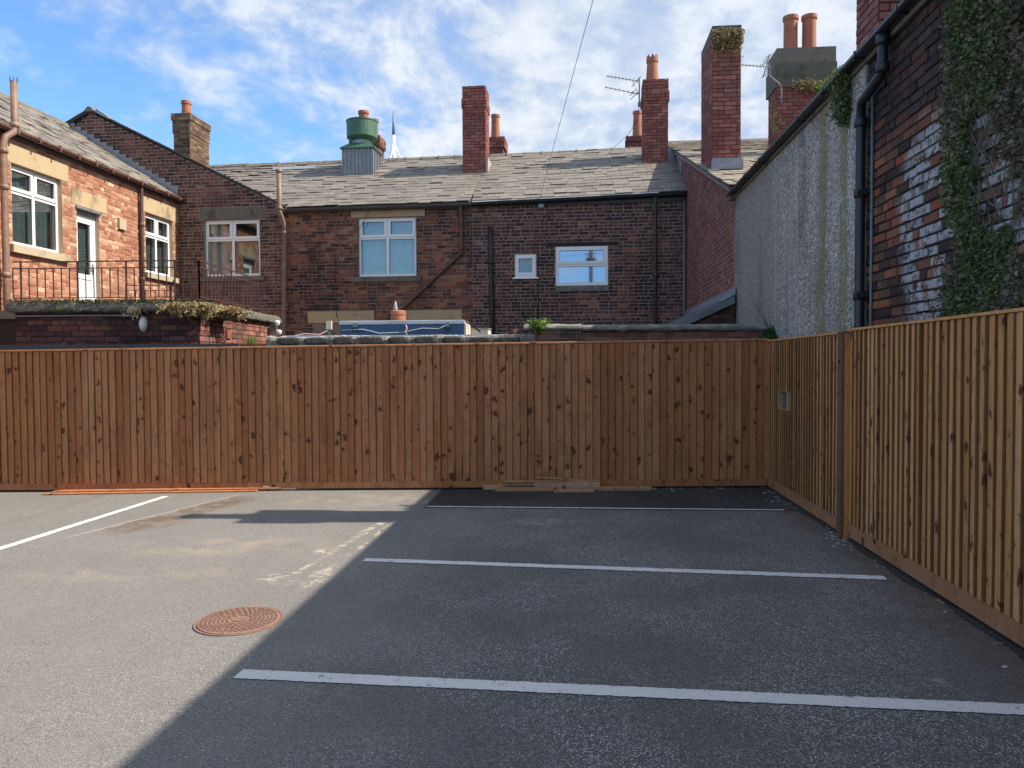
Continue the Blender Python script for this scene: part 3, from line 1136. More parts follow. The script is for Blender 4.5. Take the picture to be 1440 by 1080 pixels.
def board_mesh(i, h, mat):
    rr = random.Random(100 + i)
    key = 'board%d_%.2f' % (i, h)
    th = (.029 if mat == 'fence_tan' else .024) + rr.uniform(-.003, .004)
    wv = [rr.uniform(-.002, .002) for _ in range(8)]
    prof = [(0, -.002), (0, -.008), (BW - .008, -th), (BW - .002, -th + .002), (BW, -th + .008), (BW, -.009)]
    vs, fs = [], []
    lv = [0, .33 * h, .66 * h, h]
    for k, z in enumerate(lv):
        for (px, py) in prof:
            vs.append((px + wv[k], py + wv[k + 4], z))
    n = len(prof)
    for k in range(3):
        for j in range(n):
            a, b_ = k * n + j, k * n + (j + 1) % n
            fs.append((a, b_, b_ + n, a + n))
    fs.append(tuple(range(n))[::-1])
    fs.append(tuple(range(3 * n, 4 * n)))
    me = shared(key, mat, vs, [f_[::-1] for f_ in fs])
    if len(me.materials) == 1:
        # thick edge coloured darker, its shade put into the colour
        me.materials.append(MATS['fence_edge_shade' if mat == 'fence_tan' else 'brown_edge_shade'])
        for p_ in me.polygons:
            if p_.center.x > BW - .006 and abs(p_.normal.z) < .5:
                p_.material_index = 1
    return me


def fence(label, origin, rz, length, zfun, mat, zb, zt, start=0.0, hole=None, rail=.14, kick_out=.03, cap=True, group=None, kick_len=2.4):
    fr = Frame('timber_fence', label, 'fence', origin, rz, group=group)
    n = int(round((length - start - .02) / PITCHB))
    for i in range(n):
        x = start + i * PITCHB
        z0 = zfun(x) + zb
        z1 = zfun(x) + zt + R.uniform(-.003, .003)
        spans = [(z0, z1)]
        if hole and x + BW > hole[0] + .02 and x + .02 < hole[1]:
            spans = [(z0, hole[2]), (hole[3], z1)]
        for (a, b_) in spans:
            me = board_mesh(R.randrange(5), round(b_ - a, 2), mat)
            ob = bpy.data.objects.new('board', me)
            COL.objects.link(ob)
            ob.parent = fr.root
            ob.location = (x + R.uniform(-.003, .003), -.012 + R.uniform(-.002, .002), a)
            ob.rotation_euler = (R.uniform(-.002, .002), R.uniform(-.0016, .0016), R.uniform(-.02, .02))
    # kick boards at the foot
    x = start
    while x < length - .05:
        e = min(x + kick_len, length)
        mb = MB()
        a0, a1 = zfun(x), zfun(e)
        yo = -kick_out - R.uniform(0, .003)
        mb.add([(x, yo, a0 + zb - rail), (e - .003, yo, a1 + zb - rail), (e - .003, -.004, a1 + zb - rail), (x, -.004, a0 + zb - rail),
                (x, yo, a0 + zb - .002), (e - .003, yo, a1 + zb - .002), (e - .003, -.004, a1 + zb - .002), (x, -.004, a0 + zb - .002)],
               [(0, 3, 2, 1), (4, 5, 6, 7), (0, 1, 5, 4), (1, 2, 6, 5), (2, 3, 7, 6), (3, 0, 4, 7)])
        fr.part(mb, 'kick_board', 'kick_wood' if mat == 'fence_tan' else mat)
        x = e
    x = start
    while x < length - .05:
        e = min(x + 3.6, length)
        mb = MB()
        a0, a1 = zfun(x) + zt, zfun(e) + zt
        mb.add([(x, -.047, a0 + .004), (e - .002, -.047, a1 + .004), (e - .002, .02, a1 + .004), (x, .02, a0 + .004),
                (x, -.045, a0 + .024), (e - .002, -.045, a1 + .024), (e - .002, .02, a1 + .030), (x, .02, a0 + .030)],
               [(0, 3, 2, 1), (4, 5, 6, 7), (0, 1, 5, 4), (1, 2, 6, 5), (2, 3, 7, 6), (3, 0, 4, 7)])
        fr.part(mb, 'capping', mat)
        x = e
    for zr in (.25, .9, 1.55):
        mb = MB()
        mb.add([(start, 0, zfun(start) + zr), (length, 0, zfun(length) + zr), (length, .05, zfun(length) + zr), (start, .05, zfun(start) + zr),
                (start, 0, zfun(start) + zr + .08), (length, 0, zfun(length) + zr + .08), (length, .05, zfun(length) + zr + .06), (start, .05, zfun(start) + zr + .06)],
               [(0, 3, 2, 1), (4, 5, 6, 7), (0, 1, 5, 4), (1, 2, 6, 5), (2, 3, 7, 6), (3, 0, 4, 7)])
        if not (hole and hole[2] < zr + .08 and hole[3] > zr):
            fr.part(mb, 'rail', mat)
    return fr


# back fence: from the left, out of the picture, to the corner
CX, CY = 3.30, 9.64
BA = math.atan2(-.049, 1)
bx0 = -8.7
by0 = CY + (CX - bx0) * .049
Lb = math.hypot(CX - bx0, by0 - CY)
back = fence('long brown close-board fence across the far end of the car park, facing the houses', (bx0, by0, 0), BA, Lb - .02,
             lambda x: gz(bx0 + x), 'fence_brown', .115, 1.885, rail=.085, kick_len=2.6)
GA = math.atan(.083)
cg, sg = math.cos(GA), math.sin(GA)
side_far = fence('short tan close-board fence bay with a small square hatch, beside the corner', (CX, CY, 0), -math.pi / 2 - GA, 2.72,
                 lambda x: .0, 'fence_tan', .155, 1.868, start=.035, hole=(.57, .93, 1.05, 1.27), rail=.125)
P1 = V((CX, CY, 0)) + V((-sg, -cg, 0)) * 2.86
side_near = fence('long tan close-board fence bay below the ivy, without a hatch', P1, -math.pi / 2 - GA, 6.2,
                  lambda x: .0, 'fence_tan', .165, 1.885, rail=.128, kick_len=3.0)
# the dark post between the two bays
fr = side_far
mb = MB()
mb.box(2.735, 2.835, -.085, .02, -.06, 1.885)
fr.part(mb, 'post', 'post_wood')
mb = MB()
mb.box(2.8365, 2.858, -.055, .02, -.05, 1.87)
fr.part(mb, 'batten', 'fence_tan')
mb = MB()
mb.tube([(2.785, -.083, 1.62), (2.785, -.092, 1.62)], .016, 10)
mb.tube([(2.785, -.083, .95), (2.785, -.088, .95)], .007, 8)
mb.tube([(2.785, -.083, .42), (2.785, -.088, .42)], .007, 8)
fr.part(mb, 'bolt_head', 'cable_dark')
# hatch: cut opening with a pale trim and a grey cover set back
mb = MB()
mb.box(.575, .925, .012, .03, 1.055, 1.265)
h_ = fr.part(mb, 'hatch', 'hatch_grey')
mb = MB()
mb.box(.565, .577, -.045, .012, 1.045, 1.275)
mb.box(.923, .935, -.045, .012, 1.045, 1.275)
mb.box(.577, .923, -.044, .012, 1.045, 1.056)
mb.box(.577, .923, -.044, .012, 1.264, 1.275)
fr.part(mb, 'hatch_trim', 'plank_wood', h_)
# packers under the near bay's kick board and posts behind it
mb = MB()
mb.box(1.72, 1.80, -.04, .01, -.03, 0.0)
side_near.part(mb, 'packer', 'fence_tan')
for fx, f_ in ((-.0, side_near), (3.0, side_near), (6.1, side_near)):
    mb = MB()
    mb.box(fx + .02, fx + .11, .055, .145, -.05, 1.8)
    f_.part(mb, 'post', 'post_wood')
for fx in (.4, 2.8, 5.2, 7.6, 10.0):
    mb = MB()
    zz_ = gz(bx0 + fx)
    mb.box(fx, fx + .09, .055, .145, zz_ - .05, zz_ + 1.8)
    back.part(mb, 'post', 'post_wood')


# ---- loose timber by the fence
def plank(label, a, b_, wdt, thk, h, mat='plank_wood', roll=0.0, h2=None, group=None):
    """a board lying between ground points a and b, its underside h above the ground"""
    A, B = gpt(a[0], a[1], h + thk / 2), gpt(b_[0], b_[1], (h if h2 is None else h2) + thk / 2)
    t = (B - A).normalized()
    s = t.cross(V((0, 0, 1))).normalized()
    u = s.cross(t)
    s, u = s * math.cos(roll) + u * math.sin(roll), u * math.cos(roll) - s * math.sin(roll)
    c = (A + B) / 2
    L = (B - A).length
    mb = MB()
    e = .003
    # chamfered section
    sec = [(-wdt / 2 + e, -thk / 2), (wdt / 2 - e, -thk / 2), (wdt / 2, -thk / 2 + e), (wdt / 2, thk / 2 - e), (wdt / 2 - e, thk / 2), (-wdt / 2 + e, thk / 2), (-wdt / 2, thk / 2 - e), (-wdt / 2, -thk / 2 + e)]
    for k in (-L / 2, L / 2):
        for (p_, q_) in sec:
            mb.v.append(V((k, p_, q_)))
    for j in range(8):
        mb.f.append((j, j + 8, (j + 1) % 8 + 8, (j + 1) % 8))
    mb.f.append(tuple(range(8)))
    mb.f.append(tuple(range(15, 7, -1)))
    ob = mb.build('timber_plank', mat)
    # frame: x along t, y along s, z along u
    Mx = Matrix((t, -s, u)).transposed().to_4x4()
    ob.matrix_world = Matrix.Translation(c) @ Mx
    tag(ob, label, 'plank', group)
    return ob


plank('long orange fence board lying closest to the kick board of the long fence', (-6.12, 10.02), (-3.25, 9.985), .10, .022, .001, 'plank_orange')
plank('long orange fence board lying on the white bay line beside another board', (-6.15, 9.86), (-3.36, 9.90), .095, .020, .001, 'plank_orange')
plank('thin orange board lying on top of two longer boards by the fence', (-6.02, 9.94), (-3.06, 9.95), .09, .020, .0235, 'plank_orange')
plank('short pale offcut at the end of the orange boards', (-3.30, 9.935), (-3.13, 9.96), .05, .02, .0445, 'plank_wood')
plank('longest brown board at the bottom of the offcut heap', (-.22, 9.66), (1.78, 9.585), .10, .045, .001)
plank('brown board under the heap, hard against the fence foot', (-.38, 9.80), (1.1, 9.745), .075, .06, .001)
plank('short brown board lying in front of the offcut heap', (.52, 9.52), (1.03, 9.50), .09, .028, .001)
plank('dark-ended brown board lying across the middle of the heap', (-.11, 9.735), (1.10, 9.655), .095, .045, .0625)
plank('pale brown board on edge at the front of the heap', (.28, 9.63), (1.12, 9.60), .045, .055, .0475)
plank('thin brown batten leaning up over the top of the heap', (.30, 9.70), (1.04, 9.66), .05, .020, .155, h2=.110, roll=.1)
plank('thin flat brown slat lying on top of the heap', (-.10, 9.68), (1.13, 9.65), .06, .018, .1085)
mb = MB()
mb.tube([gpt(-2.82, 9.99, .006), gpt(-2.72, 9.97, .006), gpt(-2.60, 9.985, .006), gpt(-2.55, 10.0, .02)], .012, 6)
tag(mb.build('webbing_strap', 'strap_green'), 'short yellow-green strap lying at the foot of the brown fence', 'strap')

# ================================================================== SIDE BUILDING (render, old brick and ivy)
YL = lambda X0, Y: X0 * sg + Y / cg
XW = 2.7 * cg
fr = Frame('side_building', 'tall side building with pebble-dashed and limewashed old brick wall above the tan fence', 'building', (0, 0, 0), -GA, (XW, YL(2.7, 3), 0))
RB = fr
yb0, yb1, yr1 = YL(2.7, -9), YL(2.7, 7.02), YL(2.7, 12.62)
WH = 4.40
mb = MB()
mb.box(XW, XW + 7.5, yb0, yr1 - .004, -.1, WH)
wall = fr.part(mb, 'wall', 'mortar_dark')
bl_ = lay(-yb1, -yb0, .0, WH, bl=.238, hdr=4, seed=21, jit=.007, joint=.016)
brick_face(fr, wall, (XW, 0, 0), (0, -1, 0), (-1, 0, 0), bl_, 'brick_lime', .012, .006, 300, seen=lambda P: P.z > 1.82 and P.y > YL(2.7, 4.3))
mb = MB()
mb.box(XW - .022, XW - .001, yb1, yr1, -.05, WH - .005)
fr.part(mb, 'rendered_face', 'pebbledash')
mb = MB()
mb.box(XW - .03, XW - .001, yb1 - .055, yb1 - .001, -.05, WH - .01)
fr.part(mb, 'corner_bead', 'cement_fillet')
# roof slope and far slope
mb = MB()
xr = XW + 3.75
zr = WH + 3.75 * .66
mb.prism([(XW - .16, yb0, WH - .02), (xr, yb0, zr), (XW + 7.6, yb0, WH - .02)], (0, yr1 - yb0 + .1, 0))
rf = fr.part(mb, 'roof', 'slate_blue')
# eaves board and gutter with brackets
mb = MB()
mb.box(XW - .05, XW - .024, yb0, yr1 + .05, WH - .07, WH - .03)
fr.part(mb, 'eaves_board', 'gritstone')
mb = MB()
gx, gzz = XW - .098, WH + .012
k = 0
prof = [(-.046, .016), (-.043, -.015), (-.026, -.036), (0, -.044), (.026, -.036), (.043, -.015), (.046, .016)]
ya, yb_ = yb0, yr1 + .02
for Yv in (ya, yb_):
    for (px, pz) in prof:
        mb.v.append(V((gx + px, Yv, gzz + pz)))
    for (px, pz) in prof:
        mb.v.append(V((gx + px * .9, Yv, gzz + pz * .9 + .002)))
for j in range(6):
    mb.f.append((j, j + 1, j + 15, j + 14))
    mb.f.append((j + 7, j + 21, j + 22, j + 8))
mb.f += [(0, 14, 21, 7), (6, 13, 27, 20)]
fr.part(mb, 'gutter', 'pipe_black')
for Yv in [yr1 - .9 * i - .3 for i in range(14)]:
    mb = MB()
    mb.obox((gx, Yv, gzz - .010), (.050, 0, 0), (0, .014, 0), (0, 0, .038))
    fr.part(mb, 'gutter_bracket', 'pipe_black')
# downpipe with swan neck
yo, yp = YL(2.6, 6.42), YL(2.66, 6.93)
xp = XW - .085
collar_pipe(fr, [(gx, yo, gzz - .03), (gx, yo, gzz - .30), (gx - .002, yo + .03, gzz - .37), (xp - .03, yp - .10, gzz - .47), (xp, yp, gzz - .56), (xp, yp, gzz - .75), (xp, yp, 3.0), (xp, yp, 1.0), (xp, yp, .05)], .043, 'pipe_black',
            collars=[((gx, yo, gzz - .09), (0, 0, 1)), ((gx, yo, gzz - .32), (0, 0, 1)), ((xp, yp, gzz - .62), (0, 0, 1)), ((xp, yp, 3.15), (0, 0, 1)), ((xp, yp, 2.22), (0, 0, 1)), ((xp, yp, 1.2), (0, 0, 1))])
mb = MB()
for zz_ in (3.15, 2.22, 1.2):
    mb.box(xp - .05, XW + .0, yp - .075, yp - .035, zz_ - .02, zz_ + .02)
fr.part(mb, 'pipe_clip', 'pipe_black')
collar_pipe(fr, [(XW - .03, yp - .125, 4.0), (XW - .03, yp - .125, .1)], .012, 'lead_dull', 'conduit')
# chimney by the eave
cx0, cx1, cy0, cy1 = 3.0 * cg, 3.0 * cg + .56, YL(3.0, 7.50), YL(3.0, 8.09)
ch = chimney(fr, cx0, cx1, cy0, cy1, [(4.3, 6.2, 0), (6.2, 6.36, .035), (6.36, 6.5, .06)], 'brick_red', 'mortar_dark', 31)
pot(fr, ch, ((cx0 + cx1) / 2 - .05, (cy0 + cy1) / 2, 6.5), .95, .15, .12)
mb = MB()
mb.add([(cx0 - .03, cy0 - .035, 4.52), (cx1 + .03, cy0 - .035, 4.90), (cx1 + .03, cy0 - .03, 5.05), (cx0 - .03, cy0 - .03, 4.86)], [(0, 1, 2, 3)])
mb.box(cx0 - .035, cx0 - .012, cy0 - .03, cy1 + .03, 4.5, 4.68)
fr.part(mb, 'lead_flashing', 'lead', ch)

# ---- ivy over the near end of the old brick wall
fr = Frame('ivy', 'sprawling green ivy with dead brown stems clinging to the old brick wall', 'ivy', (0, 0, 0), -GA, (XW - .02, YL(2.7, 4.4), 1.9))
rr = random.Random(77)
pts_g, pts_d = [], []
from mathutils import noise as mnoise


def ivy_edge(z):
    return 5.36 + .10 * math.sin(z * 2.3) + .16 * mnoise.noise(V((z * 2.2, 3.1, 0))) + (.14 if z < 2.35 else 0) - .10 * max(0, z - 3.5)


for _ in range(105000):
    Y = rr.uniform(2.6, 5.75)
    z = rr.uniform(1.75, 4.44)
    e = ivy_edge(z)
    if Y > e + rr.uniform(-.10, .05):
        continue
    n1 = mnoise.noise(V((Y * 2.1, z * 1.5, 1.3)))
    n2 = mnoise.noise(V((Y * 6.5, z * 6.5, 7.7)))
    n3 = mnoise.noise(V((Y * 1.9, z * 1.6, 9.3)))
    # bare windows of brick low down
    bare = n3 + .45 * n2 + (.22 if (2.25 < z < 2.85 and Y < 5.0) else -.22)
    if bare > .26:
        continue
    green = n1 * .8 + .5 * n2 + (.30 if Y > 4.60 + .3 * n3 else -.16) + (.6 if (2.0 < z < 2.5 and 4.55 < Y < 5.05) else 0)
    if rr.random() > .80 + .5 * n2:
        continue
    dd = rr.random() ** 1.4 * (.05 + .09 * max(0, n1 + .4))
    P = (XW - .018 - dd, YL(2.7, Y), z)
    if green > rr.uniform(-.30, .50):
        pts_g.append(P)
    else:
        pts_d.append(P)
fr.part(leaves(pts_g, .025, rr, 1.15, .05), 'foliage', 'leaf_ivy', kind='stuff')
fr.part(leaves(pts_d, .028, rr, 1.5, -.2), 'dead_foliage', 'leaf_dead', kind='stuff')
mb = MB()
for i in range(420):
    Y = rr.uniform(3.2, 5.3)
    z = rr.uniform(1.85, 4.2)
    if Y > ivy_edge(z) - .08:
        continue
    p = [V((XW - .02 - rr.uniform(0, .035), YL(2.7, Y), z))]
    a = rr.uniform(-.9, .9)
    for k in range(5):
        a += rr.uniform(-.5, .5)
        p.append(p[-1] + V((rr.uniform(-.012, .010), math.sin(a) * .06, math.cos(a) * .07)))
    for q in p:
        q.x = min(q.x, XW - .016)
    mb.tube(p, [.0045, .004, .004, .003, .003, .002], 4, cap=False)
fr.part(mb, 'stem', 'leaf_dead', kind='stuff')

# ---- tufts and other plants
def tuft(name, label, base, n, h, spread, mat, seed, leafy=False, droop=.5, cat='weed', lw=.010, group=None, side=None, parent=None):
    rr = random.Random(seed)
    B = V(base)
    mb = MB()
    for i in range(n):
        a = rr.uniform(0, 2 * math.pi)
        e = V((math.cos(a), math.sin(a), 0))
        if side is not None:
            e = (e * .6 + V(side) * rr.uniform(.1, .9))
        l_ = h * rr.uniform(.45, 1.1)
        b0 = B + V((rr.gauss(0, 1), rr.gauss(0, 1), 0)) * spread * .28
        b0.z = B.z
        sp = rr.uniform(.2, 1.0) * spread
        k = 4
        p = []
        for j in range(k + 1):
            t = j / k
            p.append(b0 + e * sp * t ** 1.4 + V((0, 0, l_ * (t - droop * t * t * rr.uniform(.5, 1.1)))))
        if leafy:
            mb.tube(p, .0025, 4, cap=False)
            lf = leaves([q + V((rr.gauss(0, .012), rr.gauss(0, .012), rr.gauss(0, .012))) for q in p[1:] for _ in range(5)], lw * 3.2, rr, 1.5, .4)
            mb.add(lf.v, lf.f)
        else:
            sd = V((-e.y, e.x, 0))
            sd = (sd.normalized() if sd.length > 1e-6 else V((1, 0, 0)))
            k0 = len(mb.v)
            for j, q in enumerate(p):
                ww = lw * (1 - .85 * (j / k)) * .5
                mb.v += [q - sd * ww, q + sd * ww]
            for j in range(k):
                mb.f.append((k0 + 2 * j, k0 + 2 * j + 1, k0 + 2 * j + 3, k0 + 2 * j + 2))
    ob = mb.build(name, mat, parent, base if parent is None else (0, 0, 0))
    if parent is None:
        ob.location = base
        tag(ob, label, cat, group)
    return ob


# plants that hang in the gutter line of the side building
def gwp(x, y, z):
    return Matrix.Rotation(-GA, 3, 'Z') @ V((x, y, z))


rr = random.Random(4)
pts = []
B = gwp(XW - .06, YL(2.65, 7.42), WH - .02)
for i in range(1300):
    t = rr.random()
    q = B + gwp(rr.gauss(-.03, .035), rr.gauss(0, .085) * (1 - .35 * t), -.48 * t + rr.gauss(.05, .03))
    pts.append(q)
mb = leaves(pts, .032, rr, 1.2, -.3)
ob = mb.build('trailing_plant', 'leaf_ivy', None, B)
ob.location = B
tag(ob, 'small green plant trailing down from the black gutter beside the chimney', 'plant')
B = gwp(XW + .12, YL(2.7, 8.35), WH + .06)
tuft('sapling', 'bright yellow-green seedling growing out of the roof edge behind the gutter', B, 16, .34, .16, 'leaf_bright', 9, True, .2, 'plant', .014)

# ================================================================== FACADE FRAME
FA = -rad(6)
FO = (0, 18.437, 0)
SLOPE = .594
RD = 3.2
FR_V = (0, 1, SLOPE)
NF = (0, -1, 0)


def house_shell(fr, u0, u1, depth, ze, ridge_d, zr, wallmat, front_holes, mb):
    """side and back walls of a row house, with the front as a sheet with openings"""
    wall_sheet(mb, (0, 0, 0), (1, 0, 0), NF, u0, u1, -.2, ze, front_holes)
    pts = [(0, -.2), (2 * ridge_d, -.2), (2 * ridge_d, ze), (ridge_d, zr - .03), (0, ze)]
    mb.add([(u1, y, z) for y, z in pts], [(0, 1, 2, 3, 4)])
    mb.add([(u0, y, z) for y, z in pts], [(4, 3, 2, 1, 0)])
    mb.add([(u0, 2 * ridge_d, -.2), (u1, 2 * ridge_d, -.2), (u1, 2 * ridge_d, ze), (u0, 2 * ridge_d, ze)], [(3, 2, 1, 0)])


def roof_deck(fr, u0, u1, ze0, ze1, over=.13):
    """boarded deck below the slates, front and back slope"""
    mb = MB()
    a0, a1 = ze0 - over * SLOPE, ze1 - over * SLOPE
    zr0, zr1 = ze0 + RD * SLOPE, ze1 + RD * SLOPE - .0
    t = .05
    for (y0, y1) in ((-over, RD), (2 * RD + over, RD)):
        vs = [(u0, y0, a0 - t), (u1, y0, a1 - t), (u1, y1, zr1 - t), (u0, y1, zr0 - t), (u0, y0, a0), (u1, y0, a1), (u1, y1, zr1), (u0, y1, zr0)]
        fs = [(0, 3, 2, 1), (4, 5, 6, 7), (0, 1, 5, 4), (1, 2, 6, 5), (2, 3, 7, 6), (3, 0, 4, 7)]
        if y0 > y1:
            fs = [q[::-1] for q in fs]
        mb.add(vs, fs)
    return mb


def ridge_tiles(fr, parent, u0, u1, z0, z1, mat='gritstone'):
    n = int((u1 - u0) / .46)
    for i in range(n):
        a, b_ = u0 + (u1 - u0) * i / n, u0 + (u1 - u0) * (i + 1) / n
        za, zb = z0 + (z1 - z0) * i / n, z0 + (z1 - z0) * (i + 1) / n
        lift = R.uniform(-.008, .010)
        mb = MB()
        for (u, z, e) in ((a + .004, za, 0), (b_ - .03, zb, 0), (b_ - .03, zb, .018), (b_ + .008, zb, .018)):
            for (y, dz_) in ((-.16, -.085), (-.11, -.035), (-.045, .015), (.045, .015), (.11, -.035), (.16, -.085)):
                mb.v.append(V((u, RD + y * (1 + e * 2), z + dz_ + e + lift + .045)))
        for k in range(3):
            for j in range(5):
                mb.f.append((k * 6 + j, k * 6 + j + 6, k * 6 + j + 7, k * 6 + j + 1))
        mb.f.append((0, 1, 2, 3, 4, 5))
        mb.f.append((23, 22, 21, 20, 19, 18))
        fr.part(mb, 'ridge_tile', mat, parent)


def half_gutter(mb, a, b_, r=.06):
    a, b_ = V(a), V(b_)
    t = (b_ - a).normalized()
    s = t.cross(V((0, 0, 1))).normalized()
    n = 7
    k = len(mb.v)
    for P in (a, b_):
        for q in (1.0, .88):
            for j in range(n):
                an = math.pi * j / (n - 1)
                mb.v.append(P + s * math.cos(an) * r * q - V((0, 0, 1)) * math.sin(an) * r * q)
    for j in range(n - 1):
        mb.f.append((k + j, k + j + 1, k + 2 * n + j + 1, k + 2 * n + j))
        mb.f.append((k + n + j, k + 3 * n + j, k + 3 * n + j + 1, k + n + j + 1))
    mb.f += [(k, k + 2 * n, k + 3 * n, k + n), (k + n - 1, k + 2 * n - 1, k + 4 * n - 1, k + 3 * n - 1)]
    for e in (0, 2 * n):
        for j in range(n - 1):
            mb.f.append((k + e + j, k + e + n + j, k + e + n + j + 1, k + e + j + 1))


W0 = WallRef((0, 0, 0), (1, 0, 0), NF)

# ---- house A: the row house with the net-curtained window
uA0, uA1 = -5.72, -.95
fr = Frame('terraced_house', 'dark brick row house with net-curtained four-light window and metal vent on its roof', 'house', FO, FA, (-3.3, 0, 0))
HA = fr
holesA = [(-3.83, -2.36, 3.77, 5.235)]
mb = MB()
house_shell(fr, uA0, uA1, 6.4, 5.47, RD, 5.57 + RD * SLOPE, 'mortar_brown', holesA, mb)
wall = fr.part(mb, 'wall', 'mortar_brown')
ex = [(-4.0, -2.14, 5.235, 5.475), (-3.98, -2.24, 3.64, 3.775), (-5.15, -3.44, 2.63, 2.93), (-2.78, -1.23, 2.63, 2.93), (-5.0, -4.2, 1.8, 2.63)]
brick_face(fr, wall, (0, 0, 0), (1, 0, 0), NF, lay(uA0, uA1, 1.2, 5.46, holes=holesA + ex, hdr=3, seed=41, jit=.008, joint=.014), 'brick_brown', .0045, .0025, 300, seen=lambda P: P.z > 2.3)
window(fr, W0, -3.83, -2.36, 3.77, 5.235, 'four', split=.34)
mb = MB(); W0.box(mb, -4.0, -2.14, 5.24, 5.465, -.012, .1); fr.part(mb, 'lintel', 'sandstone')
mb = MB(); W0.box(mb, -3.98, -2.24, 3.645, 3.768, -.075, .12); fr.part(mb, 'sill', 'gritstone')
for (a, b_) in ((-5.145, -3.445), (-2.775, -1.235)):
    mb = MB(); W0.box(mb, a, b_, 2.64, 2.925, -.012, .1); fr.part(mb, 'lintel', 'sandstone')
mb = MB(); W0.box(mb, -4.98, -4.22, 1.6, 2.625, .012, .05); fr.part(mb, 'boarded_opening', 'painted_ply')
# roof
zA0, zA1 = 5.56, 5.60
deck = roof_deck(fr, uA0, uA1 - .0, zA0, zA1)
# the part that runs on behind the gable, cut along the valley
zt0 = zA0 + RD * SLOPE
deck.add([(uA0, .0, zA0), (uA0, RD, zt0), (-9.5, RD, zt0), (uA0, .0, zA0 - .05), (uA0, RD, zt0 - .05), (-9.5, RD, zt0 - .05)], [(0, 1, 2), (5, 4, 3), (0, 2, 5, 3)])
rf = fr.part(deck, 'roof', 'slate_blue')


def valley(u):
    return (8.12 - .505 * (u + 10.81) - 5.56) / SLOPE
dvl = math.hypot(1, SLOPE)
o_ = V((-10.2, -.13, zA0 - .01 - .13 * SLOPE + .004))
du_ = V((uA1 + 10.2, 0, zA1 - zA0 + .01)).normalized()
dv_ = V((0, 1, SLOPE)).normalized()
slate_slope(fr, rf, o_, du_, dv_, uA1 + 10.2, (RD + .13) * dvl - .02, 'slate', seed=3, seen=lambda P: P.x > -8.9,
            clip=lambda u, s: (u - 10.2) > -5.75 or s / dvl - .13 > valley(u - 10.2) + .02)
ridge_tiles(fr, rf, -9.6, uA1 - .02, zA0 + RD * SLOPE, zA1 + RD * SLOPE)
# lead slipped patch / roof light strip near the ridge
mb = MB()
n_ = V((0, -SLOPE, 1)).normalized()
c_ = o_ + du_ * (10.2 - 6.55) + dv_ * ((RD + .13) * dvl - .56) + n_ * .055
mb.obox(c_, du_ * .62, dv_ * .13, n_ * .008)
fr.part(mb, 'lead_sheet', 'lead', rf)
# gutter, fascia
mb = MB(); mb.box(uA0 + .02, uA1, -.05, -.003, 5.40, 5.475); fr.part(mb, 'fascia', 'gritstone')
mb = MB(); half_gutter(mb, (uA0 + .1, -.125, 5.455), (uA1 + .0, -.125, 5.475), .062); fr.part(mb, 'gutter', 'pipe_dark')
# brown downpipe with its slanting run
collar_pipe(fr, [(-1.225, -.12, 5.42), (-1.225, -.10, 5.30), (-1.215, -.07, 5.15), (-1.21, -.07, 4.34), (-1.24, -.07, 4.28), (-2.70, -.07, 2.97), (-2.76, -.07, 2.90), (-2.76, -.07, .1)], .042, 'pipe_maroon',
            collars=[((-1.21, -.07, 4.42), (0, 0, 1)), ((-1.22, -.07, 5.05), (0, 0, 1)), ((-1.98, -.07, 3.615), (1, 0, .9))])
# cable down the wall, bracket
mb = MB()
mb.tube([(-4.42, -.015, 4.5), (-4.425, -.017, 3.9), (-4.41, -.016, 3.3), (-4.40, -.03, 2.9), (-4.36, -.06, 2.72)], .008, 5)
mb.tube([(-5.45, -.02, 4.42), (-5.0, -.025, 4.425), (-4.45, -.018, 4.43)], .007, 5)
fr.part(mb, 'cable', 'cable_dark', smooth=True)
mb = MB()
mb.tube([(-3.83, -.02, 4.90), (-3.72, -.05, 5.05), (-3.6, -.08, 5.25), (-3.5, -.06, 5.42)], .006, 5)
fr.part(mb, 'cable', 'cable_dark', smooth=True)
mb = MB()
W0.box(mb, -3.70, -3.66, 3.845, 3.93, .155, .17); mb.lathe((-3.68, .165, 3.93), [(.012, 0), (.03, .03), (.012, .07), (.0, .09)], 8)
W0.box(mb, -3.74, -3.55, 3.842, 3.86, .15, .2)
fr.part(mb, 'window_ornament', 'upvc')
# stacks
ch = chimney(fr, -1.475, -.86, 1.74, 2.44, [(6.45, 8.42, 0), (8.42, 8.67, .022), (8.67, 8.97, .0)], 'brick_red', 'mortar_joint', 51, faces='frl')
mb = MB(); mb.lathe((-1.16, 2.05, 8.97), [(.16, 0), (.14, .05), (.0, .08)], 14); fr.part(mb, 'flue_cap', 'gritstone', ch)
mb = MB()
mb.box(-1.52, -.82, 1.68, 1.735, 6.54, 6.68)
mb.box(-.856, -.80, 1.74, 2.46, 6.5, 7.10)
fr.part(mb, 'lead_flashing', 'cement_fillet', ch)
ch = chimney(fr, -1.2, -.72, 4.6, 5.4, [(6.0, 8.15, 0), (8.15, 8.42, .05)], 'brick_red', 'mortar_joint', 53, faces='fr')
pot(fr, ch, (-1.0, 5.0, 8.42), .85, .14, .12)
ch = chimney(fr, -5.6, -4.7, 5.0, 5.6, [(6.0, 8.45, 0), (8.45, 8.75, .05)], 'brick_brown', 'mortar_brown', 54, faces='fr')
pot(fr, ch, (-5.24, 5.2, 8.75), .86, .16, .15)
pot(fr, ch, (-4.92, 5.3, 8.75), .62, .13, .12)

